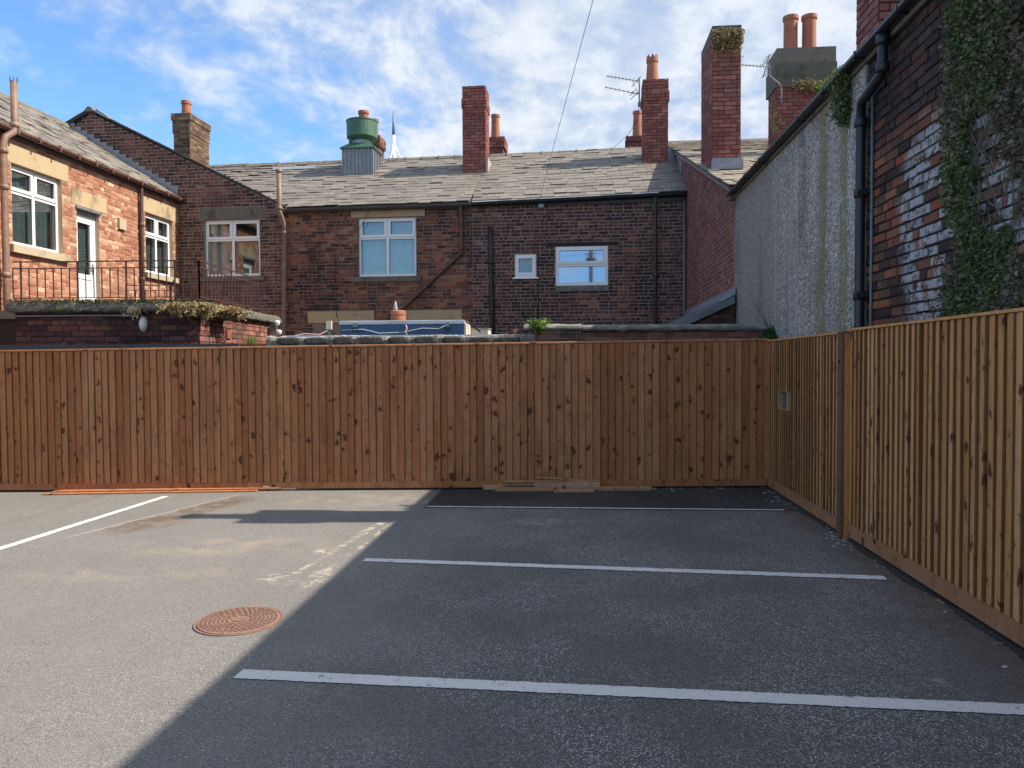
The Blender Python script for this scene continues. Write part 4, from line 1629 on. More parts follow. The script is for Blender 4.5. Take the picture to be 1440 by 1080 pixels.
# ---- roof ventilator (green cowl on a lead-clad base)
fr = Frame('roof_ventilator', 'green drum ventilator cowl on a ribbed lead-clad base on the slate roof', 'ventilator', FO, FA, (-4.44, 2.3, 6.85))
mb = MB(); mb.box(-4.88, -4.0, 2.0, 2.75, 6.6, 7.56); base_ = fr.part(mb, 'base', 'lead')
for i in range(9):
    mb = MB()
    x = -4.87 + i * .1075
    mb.box(x - .012, x + .012, 1.965, 1.998, 6.74, 7.56)
    fr.part(mb, 'rib', 'lead', base_)
for i in range(5):
    mb = MB()
    y = 2.05 + i * .16
    mb.box(-3.998, -3.968, y - .012, y + .012, 6.8, 7.56)
    fr.part(mb, 'rib', 'lead', base_)
mb = MB()
mb.add([(-4.93, 1.95, 7.56), (-3.95, 1.95, 7.56), (-3.95, 2.8, 7.56), (-4.93, 2.8, 7.56), (-4.68, 2.15, 7.74), (-4.18, 2.15, 7.74), (-4.18, 2.6, 7.74), (-4.68, 2.6, 7.74),
        (-4.93, 1.95, 7.52), (-3.95, 1.95, 7.52), (-3.95, 2.8, 7.52), (-4.93, 2.8, 7.52)],
       [(0, 1, 5, 4), (1, 2, 6, 5), (2, 3, 7, 6), (3, 0, 4, 7), (4, 5, 6, 7), (8, 9, 1, 0), (9, 10, 2, 1), (10, 11, 3, 2), (11, 8, 0, 3)])
fr.part(mb, 'skirt', 'green_paint')
mb = MB(); mb.lathe((-4.43, 2.38, 7.70), [(.26, 0), (.26, .30)], 24); fr.part(mb, 'neck', 'galv', smooth=True)
mb = MB(); mb.lathe((-4.43, 2.38, 7.84), [(.22, -.02), (.28, -.02), (.42, .06), (.425, .075), (.425, .50), (.44, .505), (.44, .53), (.40, .53), (.0, .56)], 28)
fr.part(mb, 'cowl', 'green_paint')

# ---- house B: the row house with the two plain windows
uB0, uB1 = -.945, 4.22
fr = Frame('terraced_house', 'dark brick row house with small white window and wide window reflecting a pole', 'house', FO, FA, (1.6, 0, 0))
HB = fr
holesB = [(1.075, 2.335, 3.475, 4.42), (.085, .605, 3.69, 4.25)]
mb = MB()
house_shell(fr, uB0, uB1, 6.4, 5.52, RD, 5.63 + RD * SLOPE, 'mortar_grey', holesB, mb)
wall = fr.part(mb, 'wall', 'mortar_grey')
ex = [(1.07, 2.35, 3.32, 3.475), (.86, 2.6, 4.42, 4.52)]
brick_face(fr, wall, (0, 0, 0), (1, 0, 0), NF, lay(uB0, uB1, 1.2, 5.52, holes=holesB + ex, hdr=3, seed=43, jit=.006, joint=.014), 'brick_brown2', .0045, .0025, 300, seen=lambda P: P.z > 2.3)
window(fr, W0, 1.075, 2.335, 3.475, 4.42, 'two', recess=.012, split=.47, curtain=None, room='room_dark', glass='glass_mirror')
window(fr, W0, .085, .605, 3.69, 4.25, 'one', recess=.012, curtain=None, room='room_dark', glass='glass')
mb = MB(); W0.box(mb, .03, .66, 3.655, 3.688, -.05, .03); fr.part(mb, 'sill', 'upvc')
mb = MB(); W0.box(mb, 1.065, 2.35, 3.335, 3.47, -.04, .1); fr.part(mb, 'sill', 'lichen_stone')
mb = MB(); W0.box(mb, .86, 2.6, 4.425, 4.515, -.006, .1); fr.part(mb, 'lintel', 'mortar_dark')
zB0, zB1 = 5.605, 5.72
deck = roof_deck(fr, uB0 + .003, uB1 + .3, zB0, zB1)
rf = fr.part(deck, 'roof', 'slate_blue')
o_ = V((uB0 + .003, -.13, zB0 - .13 * SLOPE + .004))
du_ = V((uB1 + .3 - uB0, 0, zB1 - zB0)).normalized()
slate_slope(fr, rf, o_, du_, dv_, uB1 + .3 - uB0, (RD + .13) * dvl - .02, 'slate', seed=8, sw=.36, gauge=.225)
ridge_tiles(fr, rf, uB0 + .02, uB1 + .3, zB0 + RD * SLOPE, zB1 + RD * SLOPE - .05)
mb = MB()
c_ = o_ + du_ * (2.0) + dv_ * ((RD + .13) * dvl - .58) + n_ * .06
mb.obox(c_, du_ * .17, dv_ * .06, n_ * .008)
fr.part(mb, 'lead_sheet', 'lead_dull', rf)
mb = MB(); mb.box(uB0 + .01, uB1 - .02, -.04, -.003, 5.43, 5.53); fr.part(mb, 'fascia', 'pipe_black')
mb = MB(); half_gutter(mb, (uB0 + .02, -.125, 5.485), (uB1 - .05, -.125, 5.60), .062); fr.part(mb, 'gutter', 'pipe_black')
# lit slate and underlay edge at the eave, light put into its colour
mb = MB()
mb.add([(uB0 + .02, -.185, 5.528), (uB1 - .7, -.185, 5.628), (uB1 - .7, -.03, 5.66), (uB0 + .02, -.03, 5.56), (uB0 + .02, -.19, 5.505), (uB1 - .7, -.19, 5.605)],
       [(0, 1, 2, 3), (4, 5, 1, 0)])
fr.part(mb, 'eave_strip', 'chest_rim', rf)
# pipes
collar_pipe(fr, [(-.505, -.07, 4.92), (-.49, -.07, 4.0), (-.47, -.07, 3.0), (-.465, -.07, .1)], .052, 'pipe_black', collars=[((-.49, -.07, 4.05), (0, 0, 1)), ((-.475, -.07, 3.15), (0, 0, 1))])
collar_pipe(fr, [(3.45, -.12, 5.52), (3.45, -.09, 5.40), (3.45, -.075, 5.2), (3.455, -.075, .1)], .042, 'pipe_dark', collars=[((3.45, -.075, 5.2), (0, 0, 1)), ((3.45, -.075, 3.7), (0, 0, 1))])
collar_pipe(fr, [(4.13, -.05, 5.42), (4.13, -.05, 1.0)], .03, 'lead_dull', 'conduit')
collar_pipe(fr, [(.55, -.02, 5.50), (.555, -.022, 4.9), (.555, -.02, 4.27)], .010, 'pipe_brown', 'conduit', n=6)
mb = MB()
mb.tube([(.64, -.012, 4.3), (.645, -.02, 3.8), (.66, -.015, 3.2), (.64, -.015, 2.5)], .012, 5)
fr.part(mb, 'cable', 'cable_dark', smooth=True)
mb = MB()
mb.tube([(.74, -.20, 5.66), (.735, -.13, 5.52), (.735, -.05, 5.42)], .014, 6)
mb.box(.67, .80, -.07, -.008, 5.36, 5.45)
fr.part(mb, 'cable_bracket', 'galv')
# corner stack with crown pot
ch = chimney(fr, 3.30, 3.93, 1.80, 2.45, [(6.45, 8.42, 0), (8.42, 8.66, .03), (8.66, 8.95, .01)], 'brick_red', 'mortar_joint', 61, faces='frl')
pot(fr, ch, (3.55, 2.1, 8.95), .66, .17, .135, crown=8)
mb = MB()
mb.box(3.25, 3.96, 1.745, 1.795, 6.60, 6.70)
mb.box(3.934, 4.12, 1.80, 2.5, 6.62, 7.22)
fr.part(mb, 'lead_flashing', 'lead_dull', ch)
ch = chimney(fr, 3.02, 3.5, 4.6, 5.2, [(6.0, 8.2, 0), (8.2, 8.32, .04)], 'brick_red', 'mortar_joint', 63, faces='fl')
pot(fr, ch, (3.33, 4.9, 8.32), .85, .15, .12)
# moss at the end of the eave
rr = random.Random(8)
mp = leaves([(uB1 - .25 + rr.gauss(0, .10), -.10 + rr.gauss(0, .05), 5.60 + rr.uniform(0, .06)) for _ in range(500)], .03, rr, 1.2, .5)
ob = mp.build('moss_cushion', 'leaf_fern', None, (uB1 - .25, -.10, 5.6))
ob.matrix_world = fr.M @ Matrix.Translation((uB1 - .25, -.10, 5.6))
tag(ob, 'green moss cushion at the end of the slate eave beside the red return wall', 'moss')

# ---- gable house
fr = Frame('gabled_house', 'dark brick gable-end house with one white four-light window behind the railings', 'house', FO, FA, (-8.5, 0, 0))
HG = fr
AP = (-10.81, 8.10)
GSL = .505


def gtop(u):
    return AP[1] - abs(u - AP[0]) * GSL


uG0, uG1 = -15.2, -5.735
WG = WallRef((0, -.03, 0), (1, 0, 0), NF)
holesG = [(-7.83, -6.36, 3.84, 5.27)]
mb = MB()
wall_sheet(mb, (0, -.03, 0), (1, 0, 0), NF, uG0, uG1, -.2, 5.55, holesG, top=[(uG0, 5.55), (uG1, 5.55), (AP[0], AP[1] - .03)])
mb.add([(uG1, -.03, -.2), (uG1, .3, -.2), (uG1, .3, 5.55), (uG1, -.03, 5.55)], [(0, 1, 2, 3)])
mb.add([(uG0, -.03, -.2), (uG0, 6.4, -.2), (uG0, 6.4, 5.5), (uG0, -.03, 5.5)], [(3, 2, 1, 0)])
mb.add([(uG0, 6.4, -.2), (uG1, 6.4, -.2), (uG1, 6.4, 5.5), (AP[0], 6.4, 8.0), (uG0, 6.4, 5.5)], [(4, 3, 2, 1, 0)])
wall = fr.part(mb, 'wall', 'mortar_grey')
exG = [(-7.95, -6.21, 5.27, 5.575)]
brick_face(fr, wall, (0, -.03, 0), (1, 0, 0), NF, lay(-13.2, uG1, 1.6, 8.05, holes=holesG + exG, hdr=3, seed=47, span=lambda z: (AP[0] - (8.10 - z) / GSL, AP[0] + (8.10 - z) / GSL), jit=.006, joint=.014), 'brick_gable', .0045, .0025, 300, seen=lambda P: P.z > 2.6 and P.x > -9.8 or P.z > 6)
window(fr, WG, -7.83, -6.36, 3.84, 5.27, 'four', split=.35, curtain='side')
mb = MB(); WG.box(mb, -7.94, -6.22, 5.275, 5.57, -.012, .1); fr.part(mb, 'lintel', 'gritstone')
mb = MB(); WG.box(mb, -7.95, -6.24, 3.72, 3.838, -.07, .12); fr.part(mb, 'sill', 'gritstone')
# roof: two slopes running back, verge seen from below
mb = MB()
for sgn in (-1, 1):
    e = (AP[0] + sgn * 5.15, AP[1] - 5.15 * GSL + .02)
    a = (AP[0], AP[1] + .02)
    q = [(a[0], -.10, a[1]), (e[0], -.10, e[1]), (e[0], -.10, e[1] + .045), (a[0], -.10, a[1] + .05)]
    mb.prism(q if sgn > 0 else q[::-1], (0, 6.6, 0))
rf = fr.part(mb, 'roof', 'slate_blue')
mb = MB()
for sgn in (-1, 1):
    for i in range(17):
        s0, s1 = i * .30, i * .30 + .305
        z0, z1 = AP[1] - s0 * GSL + .085, AP[1] - s1 * GSL + .075
        x0, x1 = AP[0] + sgn * s0, AP[0] + sgn * s1
        q = [(x0, -.135, z0 - .022), (x1, -.135, z1 - .022), (x1, -.135, z1 + .001), (x0, -.135, z0 - .006)]
        mb.prism(q if sgn > 0 else q[::-1], (0, .30, 0))
fr.part(mb, 'verge_slate', 'slate_blue', rf, kind='stuff')
mb = MB(); mb.prism([(AP[0] - .14, -.15, 8.09), (AP[0] + .14, -.15, 8.09), (AP[0] + .04, -.15, 8.205), (AP[0] - .04, -.15, 8.205)], (0, .9, 0))
fr.part(mb, 'ridge_cap', 'gritstone', rf)
mb = MB(); mb.prism([(AP[0] + .18, -.148, 8.06), (AP[0] + .52, -.148, 7.88), (AP[0] + .52, -.148, 7.94), (AP[0] + .2, -.148, 8.15)], (0, .2, 0))
fr.part(mb, 'lead_flashing', 'lead', rf)
mb = MB(); mb.box(-5.96, -5.76, -.10, -.032, 5.33, 5.50); fr.part(mb, 'kneeler', 'gritstone')
# stack on the right slope
ch = chimney(fr, -9.05, -8.60, .75, 1.75, [(6.6, 7.72, 0), (7.72, 8.06, .02), (8.06, 8.19, .045)], 'brick_tan', 'mortar_brown', 71, faces='fr')
mb = MB(); mb.box(-9.09, -8.555, .70, 1.80, 8.191, 8.24); fr.part(mb, 'capping', 'gritstone', ch)
pot(fr, ch, (-8.82, 1.0, 8.24), .40, .12, .115)
# brown soil pipe on the joint with the next house
collar_pipe(fr, [(-5.70, -.36, 6.38), (-5.70, -.36, 5.50), (-5.70, -.36, 5.38), (-5.675, -.27, 5.22), (-5.66, -.17, 5.02), (-5.66, -.15, 4.92), (-5.70, -.15, 3.0), (-5.72, -.15, .1)], .058, 'pipe_brown', 'soil_pipe',
            collars=[((-5.70, -.36, 5.45), (0, 0, 1)), ((-5.66, -.15, 4.88), (0, 0, 1)), ((-5.698, -.15, 2.98), (0, 0, 1)), ((-5.69, -.15, 3.06), (0, 0, 1)), ((-5.70, -.36, 6.36), (0, 0, 1))], n=14)

# ================================================================== LEFT HOUSE (orange brick in the sun)
XLW = -10.08 * cg
yl = lambda Y: YL(-10.08, Y)
fr = Frame('brick_house', 'sunlit orange brick house with white door and two white windows above the terrace', 'house', (0, 0, 0), -GA, (XLW, yl(15), 0))
HL = fr
y0_, y1_ = yl(9.0), yl(19.45)
# wall coordinate u runs along +y; outward is +x
WL = WallRef((XLW, 0, 0), (0, 1, 0), (1, 0, 0))
u = yl
holesL = [(u(13.60), u(14.93), 3.79, 5.25), (u(15.36), u(16.08), 2.52, 4.86), (u(17.82), u(19.02), 3.79, 5.21)]
ZE = 5.86
mb = MB()
wall_sheet(mb, (XLW, 0, 0), (0, 1, 0), (1, 0, 0), y0_, y1_, -.2, ZE, holesL, reveal=.13)
mb.add([(XLW, y0_, -.2), (XLW, y0_, ZE), (XLW - 3, y0_, 7.68), (XLW - 6, y0_, ZE), (XLW - 6, y0_, -.2)], [(0, 1, 2, 3, 4)])
mb.add([(XLW - 6, y0_, -.2), (XLW - 6, y1_, -.2), (XLW - 6, y1_, ZE), (XLW - 6, y0_, ZE)], [(0, 3, 2, 1)])
wall = fr.part(mb, 'wall', 'mortar_cream')
exL = [(u(13.45), u(15.13), 5.25, 5.60), (u(13.5), u(15.05), 3.64, 3.79), (u(15.2), u(16.36), 4.86, 5.18), (u(17.70), u(19.29), 5.21, 5.56), (u(17.72), u(19.2), 3.66, 3.79)]
brick_face(fr, wall, (XLW, 0, 0), (0, 1, 0), (1, 0, 0), lay(y0_, y1_ - .02, 2.0, ZE - .02, holes=holesL + exL, hdr=3, seed=49, jit=.007), 'brick_orange', .006, .004, 300, seen=lambda P: P.z > 2.4)
window(fr, WL, u(13.60), u(14.93), 3.79, 5.25, 'four', recess=.09, split=.33, curtain='full', net='net_grey')
window(fr, WL, u(17.82), u(19.02), 3.79, 5.21, 'four', recess=.09, split=.36, curtain='full', net='net_grey')
for (a, b_, c_, e_) in (exL[0], exL[2], exL[3]):
    mb = MB(); WL.box(mb, a + .005, b_ - .005, c_ + .004, e_ - .004, -.010, .12); fr.part(mb, 'lintel', 'sandstone')
for (a, b_, c_, e_) in (exL[1], exL[4]):
    mb = MB(); WL.box(mb, a + .005, b_ - .005, c_ + .004, e_ - .003, -.09, .13); fr.part(mb, 'sill', 'sandstone_pale')
# door
a, b_, c_, e_ = holesL[1]
mb = MB(); ring(WL, mb, a + .003, b_ - .003, c_, e_ - .15, .06, .09, .15); door = fr.part(mb, 'door', 'upvc')
mb = MB()
ring(WL, mb, a + .063, b_ - .063, c_ + .06, e_ - .21, .095, .095, .14, tb=.14)
WL.box(mb, a + .158, b_ - .158, c_ + .88, c_ + .98, .097, .138)
fr.part(mb, 'leaf', 'upvc', door)
mb = MB()
WL.box(mb, a + .158, b_ - .158, c_ + .2, c_ + .88, .115, .13)
WL.box(mb, a + .20, b_ - .20, c_ + .26, c_ + .82, .106, .114)
fr.part(mb, 'panel', 'upvc', door)
mb = MB(); WL.box(mb, a + .158, b_ - .158, c_ + .98, e_ - .305, .115, .127); fr.part(mb, 'pane', 'glass', door)
mb = MB(); WL.box(mb, a + .06, b_ - .06, c_ + .1, e_ - .2, .2, .22); fr.part(mb, 'room_lining', 'net_grey', door)
mb = MB(); WL.box(mb, b_ - .13, b_ - .10, c_ + 1.0, c_ + 1.22, .07, .095); WL.box(mb, b_ - .21, b_ - .10, c_ + 1.10, c_ + 1.12, .05, .07); fr.part(mb, 'handle', 'galv', door)
mb = MB(); WL.box(mb, a + .003, b_ - .003, e_ - .149, e_ - .003, .06, .15); WL.box(mb, a - .05, b_ + .05, e_ - .06, e_ - .02, -.05, .058)
fr.part(mb, 'shutter_box', 'galv', door)
# vent and pipes
mb = MB(); WL.box(mb, u(16.72), u(16.98), 4.62, 4.86, -.06, .0); fr.part(mb, 'wall_vent', 'sandstone_pale')
collar_pipe(fr, [(XLW + .12, u(17.55), ZE - .02), (XLW + .08, u(17.55), ZE - .18), (XLW + .07, u(17.55), 4.9), (XLW + .07, u(17.55), 2.5)], .042, 'pipe_maroon', collars=[((XLW + .07, u(17.55), 4.85), (0, 0, 1)), ((XLW + .07, u(17.55), 3.6), (0, 0, 1))])
# roof
xrl, zrl = XLW - 2.92, ZE + .0
SL = (7.70 - ZE) / 2.92
mb = MB()
mb.prism([(XLW + .14, y0_, ZE - .14 * SL - .045), (XLW + .14, y0_, ZE - .14 * SL), (xrl, y0_, 7.70), (XLW - 6, y0_, ZE), (XLW - 6, y0_, ZE - .06), (xrl, y0_, 7.62)], (0, y1_ - y0_ + .2, 0))
rf = fr.part(mb, 'roof', 'slate_blue')
dvL = V((-1, 0, SL)).normalized()
slate_slope(fr, rf, V((XLW + .14, y0_, ZE - .14 * SL + .005)), V((0, 1, 0)), dvL, y1_ - y0_ + .05, 3.06 * math.hypot(1, SL) - .03, 'slate', seed=13, gauge=.25)
mb = MB(); mb.prism([(xrl + .15, y0_, 7.62), (xrl + .05, y0_, 7.80), (xrl - .05, y0_, 7.80), (xrl - .15, y0_, 7.62)], (0, y1_ - y0_ + .1, 0)); fr.part(mb, 'ridge_cap', 'gritstone', rf)
mb = MB(); mb.box(XLW + .012, XLW + .07, y0_, y1_ - .05, ZE - .17, ZE - .05); fr.part(mb, 'fascia', 'pipe_dark')
mb = MB(); half_gutter(mb, (XLW + .145, y0_, ZE - .055), (XLW + .145, y1_ - .03, ZE - .055), .066); fr.part(mb, 'gutter', 'gutter_brown')
for i in range(12):
    mb = MB()
    yy = u(13.0) + i * .55
    mb.obox((XLW + .145, yy, ZE - .085), (.072, 0, 0), (0, .02, 0), (0, 0, .05))
    fr.part(mb, 'gutter_bracket', 'gutter_brown')
# stepped lead flashing against the gable wall
ny = 12
for i in range(17):
    t = i / 17
    x = XLW + .02 - t * 2.95
    z = ZE + .02 + t * (7.66 - ZE)
    # the gable wall stands at frame y of the facade plane
    Pw = V((x, 0, 0))
    wx_ = Matrix.Rotation(-GA, 3, 'Z') @ Pw
    # intersect along +y' with the facade front (its brick face)
    dyv = Matrix.Rotation(-GA, 3, 'Z') @ V((0, 1, 0))
    nf = V((math.sin(rad(6)), math.cos(rad(6)), 0))
    tt = ((V(FO) - wx_).dot(nf) - .03 - .012) / dyv.dot(nf)
    mb = MB()
    mb.add([(x - .19, tt - .016, z + .06), (x + .005, tt - .013, z - .06), (x + .005, tt - .013, z + .27), (x - .19, tt - .016, z + .27)], [(0, 1, 2, 3)])
    mb.add([(x - .18, tt - .002, z + .06), (x + .005, tt - .002, z - .06), (x + .005, tt - .002, z + .27), (x - .18, tt - .002, z + .27)], [(3, 2, 1, 0)])
    fr.part(mb, 'lead_step', 'lead', rf)
# big brown soil pipe at the near end
sx, sy2 = XLW + .20, u(13.30)
collar_pipe(fr, [(sx, sy2 + .16, 6.62), (sx, sy2 + .16, 5.85), (sx, sy2 + .14, 5.74), (sx - .04, sy2 - .02, 5.60), (sx - .05, sy2 - .06, 5.46), (sx - .05, sy2 - .06, 3.4), (sx - .05, sy2 - .06, .1)], .058, 'pipe_brown', 'soil_pipe',
            collars=[((sx, sy2 + .16, 5.86), (0, 0, 1)), ((sx - .05, sy2 - .06, 5.35), (0, 0, 1)), ((sx - .05, sy2 - .06, 4.72), (0, 0, 1)), ((sx - .05, sy2 - .06, 3.2), (0, 0, 1))], n=14)
mb = MB()
for i in range(6):
    a = i * math.pi / 3
    mb.tube([(sx + .06 * math.cos(a), sy2 + .16 + .06 * math.sin(a), 6.60), (sx + .062 * math.cos(a), sy2 + .16 + .062 * math.sin(a), 6.70)], .006, 4)
fr.part(mb, 'wire_guard', 'pipe_dark')

# ================================================================== ROOF TERRACE
fr = Frame('roof_terrace', 'brick extension with mossy flat roof slab and rusty iron railings beside the orange house', 'terrace', (0, 0, 0), 0, (-6.1, 13, 0))
TX0, TX1, TY0, TY1, TZ = -7.55, -4.63, 11.3, 15.1, 2.54
mb = MB()
mb.box(TX0 + .06, TX1 - .08, TY0 + .1, TY1, -.1, TZ - .13)
mb.box(-8.8, -5.6, 12.95, 16.4, -.1, TZ - .135)
wall = fr.part(mb, 'wall', 'mortar_dark')
brick_face(fr, wall, (0, TY0 + .1, 0), (1, 0, 0), (0, -1, 0), lay(TX0 + .06, TX1 - .08, 1.3, TZ - .14, seed=81, hdr=4, bl=.245, ch=.083, jit=.005), 'brick_purple', .007, .004, 300, seen=lambda P: P.z > 1.8)
brick_face(fr, wall, (TX1 - .08, 0, 0), (0, 1, 0), (1, 0, 0), lay(TY0 + .1, TY1, 1.3, TZ - .14, seed=82, hdr=4, holes=[(12.4, 12.62, 2.02, 2.2)], jit=.006), 'brick_wallred', .007, .004, 100, seen=lambda P: P.z > 1.8)
# slab with an uneven, overgrown edge
rr = random.Random(6)
mb = MB()
n = 70


def slab_edge(a, b_, nrm):
    """lumpy vertical edge strip of the slab"""
    a, b_, nrm = V(a), V(b_), V(nrm)
    k = len(mb.v)
    m_ = int((b_ - a).length / .05)
    for i in range(m_ + 1):
        q = a + (b_ - a) * i / m_
        for (dz_, o_) in ((-.13, .0), (-.115, .025), (-.07, .03), (-.02, .02), (.015, -.01), (.03, -.08), (.02, -.3)):
            mb.v.append(q + V((0, 0, TZ + dz_ + rr.uniform(-.008, .012))) + nrm * (o_ + rr.uniform(-.008, .008)))
    for i in range(m_):
        for j in range(6):
            p_ = k + i * 7 + j
            mb.f.append((p_, p_ + 7, p_ + 8, p_ + 1))


slab_edge((TX0, TY0, 0), (TX1, TY0, 0), (0, -1, 0))
slab_edge((TX1, TY0, 0), (TX1, TY1, 0), (1, 0, 0))
mb.box(TX0 + .02, TX1 - .02, TY0 + .02, TY1, TZ - .128, TZ + .015)
mb.box(-8.78, -5.5, 12.9, 16.5, TZ - .131, TZ + .013)
fr.part(mb, 'slab', 'mossy_concrete')
mb = MB(); mb.tube([(TX0 + .03, TY0 + .05, TZ - .185), (-6.3, TY0 + .05, TZ - .18), (-5.6, TY0 + .05, TZ - .185)], .012, 6); fr.part(mb, 'conduit', 'lead')
mb = MB(); mb.box(-4.72 + .008, -4.70 + .02, 12.42, 12.60, 2.04, 2.18)
for i in range(5):
    mb.box(-4.70 + .018, -4.70 + .028, 12.43, 12.59, 2.05 + i * .027, 2.06 + i * .027)
fr.part(mb, 'air_brick', 'terracotta')


# railings
def railing(pa, pb, h, n, uprights, off=.10):
    pa, pb = V(pa), V(pb)
    Z = V((0, 0, 1))
    mb = MB()
    mb.bar(pa + Z * h, pb + Z * h, .030, .016)
    mb.bar(pa + Z * (h - off), pb + Z * (h - off), .026, .012)
    mb.bar(pa + Z * .075, pb + Z * .075, .026, .012)
    rl = fr.part(mb, 'railing', 'iron_rail')
    for i in range(n + 1):
        q = pa + (pb - pa) * (i / n)
        mb = MB()
        top_ = h if i in uprights else h - off
        lo = -.01 if i in uprights else .075
        r_ = .010 if i in uprights else .0065
        mb.bar(q + Z * lo, q + Z * top_, r_ * 2, r_ * 2)
        fr.part(mb, 'post' if i in uprights else 'baluster', 'iron_rail', rl)


railing((-7.5, 11.38, TZ + .01), (-4.70, 11.38, TZ + .02), .62, 23, (1, 8, 14, 20, 23))
railing((-4.70, 11.38, TZ + .02), (-4.66, 13.9, TZ + .02), .62, 18, (0, 9, 18))
railing((-7.6, 14.9, TZ + .02), (-5.3, 14.9, TZ + .02), .62, 12, (0, 6, 12))

fr = Frame('bulkhead_lamp', 'oval white bulkhead lamp fixed to the dark brick below the terrace slab', 'lamp', (0, 0, 0), 0, (-5.54, 11.385, 2.23))
mb = MB()
for (s_, dy) in ((1.0, 0), (1.0, -.035)):
    for j in range(20):
        a = 2 * math.pi * j / 20
        mb.v.append(V((-5.54 + .065 * math.cos(a) * s_, 11.39 + dy, 2.23 + .118 * math.sin(a) * s_)))
for j in range(20):
    mb.f.append((j, (j + 1) % 20, (j + 1) % 20 + 20, j + 20))
mb.f.append(tuple(range(39, 19, -1)))
fr.part(mb, 'body', 'galv')
mb = MB()
for (s_, dy) in ((.90, -.036), (.84, -.06), (.62, -.082), (.3, -.092)):
    for j in range(20):
        a = 2 * math.pi * j / 20
        mb.v.append(V((-5.54 + .065 * math.cos(a) * s_, 11.39 + dy, 2.23 + .118 * math.sin(a) * s_)))
for k in range(3):
    for j in range(20):
        mb.f.append((k * 20 + j, k * 20 + (j + 1) % 20, k * 20 + (j + 1) % 20 + 20, k * 20 + j + 20))
mb.f.append(tuple(range(60, 80)))
fr.part(mb, 'diffuser', 'lamp_glass', smooth=True)

fr = Frame('security_light', 'white twin security lamp under the far end of the terrace slab', 'lamp', (0, 0, 0), 0, (-4.55, 14.6, 2.25))
for zz_, dx_ in ((2.42, .0), (2.24, .03)):
    mb = MB()
    mb.lathe((-4.52 + dx_, 14.55, zz_ - .07), [(.02, 0), (.045, .02), (.06, .07), (.05, .10), (.0, .11)], 14)
    fr.part(mb, 'lamp_head', 'lamp_glass', smooth=True)
mb = MB(); mb.box(-4.70, -4.55, 14.6, 14.66, 2.18, 2.40); fr.part(mb, 'bracket', 'galv')

# plants on the terrace
tuft('dry_plant', 'straw-coloured dried plant hanging over the corner of the terrace slab', (-4.78, 11.27, 2.46), 420, .17, .40, 'leaf_dry', 3, True, 1.7, 'plant', .009, side=(0, -.25, 0))
tuft('dry_plant', 'straw-coloured dried plant hanging over the long side edge of the terrace slab', (-4.60, 12.0, 2.46), 380, .16, .42, 'leaf_dry', 5, True, 1.7, 'plant', .009, side=(.25, 0, 0))
tuft('fern', 'small green fern growing from the front edge of the terrace slab', (-6.74, 11.27, 2.44), 26, .10, .12, 'leaf_fern', 7, False, 1.2, 'plant', .014, side=(0, -.3, 0))
tuft('trailing_weed', 'thin brown trailing weed above the oval lamp on the terrace wall', (-5.62, 11.26, 2.44), 40, .10, .22, 'leaf_dead', 8, True, 2.4, 'weed', .005, side=(0, -.2, 0))
rr = random.Random(15)
mb = leaves([(TX0 + rr.uniform(0, 2.9), TY0 + rr.uniform(-.03, .10), TZ + rr.uniform(.0, .05)) for _ in range(2600)], .022, rr, 1.3, .7)
mb.build('moss_edge', 'moss', bpy.data.objects['roof_terrace'], (-6.1, 13, 0), kind='stuff')

# ================================================================== RIGHT HOUSE (return wall, tall stack)
XRW = 2.67 * cg
yr = lambda Y: YL(2.67, Y)
fr = Frame('end_house', 'red brick house with long sloping return wall and tall mossy chimney beside the rendered wall', 'house', (0, 0, 0), -GA, (XRW, yr(15), 0))
HR = fr
ya_, yb2 = yr(12.66), yr(21.45)
za_, zb2 = 4.52, 7.72
slp = (zb2 - za_) / (yb2 - ya_)
vz = lambda y: za_ + (y - ya_) * slp
mb = MB()
prof = [(ya_, -.1), (yb2 + 5, -.1), (yb2 + 5, 5.6), (yb2, zb2 - .03), (ya_, za_ - .03)]
mb.add([(XRW, y, z) for y, z in prof] + [(XRW + 8, y, z) for y, z in prof], [(4, 3, 2, 1, 0), (5, 6, 7, 8, 9), (0, 5, 9, 4), (1, 2, 7, 6)])
wall = fr.part(mb, 'wall', 'mortar_grey')
brick_face(fr, wall, (XRW, 0, 0), (0, -1, 0), (-1, 0, 0), lay(-yr(18.9), -ya_, 1.8, 7.0, seed=91, hdr=4, span=lambda z: (-99, -(ya_ + (z - za_ + .02) / slp)), jit=.004, joint=.014), 'brick_return', .0045, .002, 300, seen=lambda P: P.z > 2.2 and P.y < yr(18))
mb = MB()
mb.add([(XRW - .10, ya_ - .1, vz(ya_ - .1) - .02), (XRW + 8, ya_ - .1, vz(ya_ - .1) - .02), (XRW + 8, yb2, zb2), (XRW - .10, yb2, zb2),
        (XRW - .10, ya_ - .1, vz(ya_ - .1) + .03), (XRW + 8, ya_ - .1, vz(ya_ - .1) + .03), (XRW + 8, yb2, zb2 + .05), (XRW - .10, yb2, zb2 + .05)],
       [(0, 3, 2, 1), (4, 5, 6, 7), (0, 1, 5, 4), (1, 2, 6, 5), (2, 3, 7, 6), (3, 0, 4, 7)])
mb.add([(XRW - .1, yb2, zb2 + .05), (XRW + 8, yb2, zb2 + .05), (XRW + 8, yb2 + 5.2, 5.6), (XRW - .1, yb2 + 5.2, 5.6)], [(0, 1, 2, 3)])
rf = fr.part(mb, 'roof', 'slate_blue')
dvR = V((0, 1, slp)).normalized()
slate_slope(fr, rf, V((XRW - .12, ya_ - .12, vz(ya_ - .12) + .036)), V((1, 0, 0)), dvR, 5.2, (yb2 - ya_ + .1) * math.hypot(1, slp), 'slate_pale', seed=17, sw=.36, gauge=.30, limit=300)
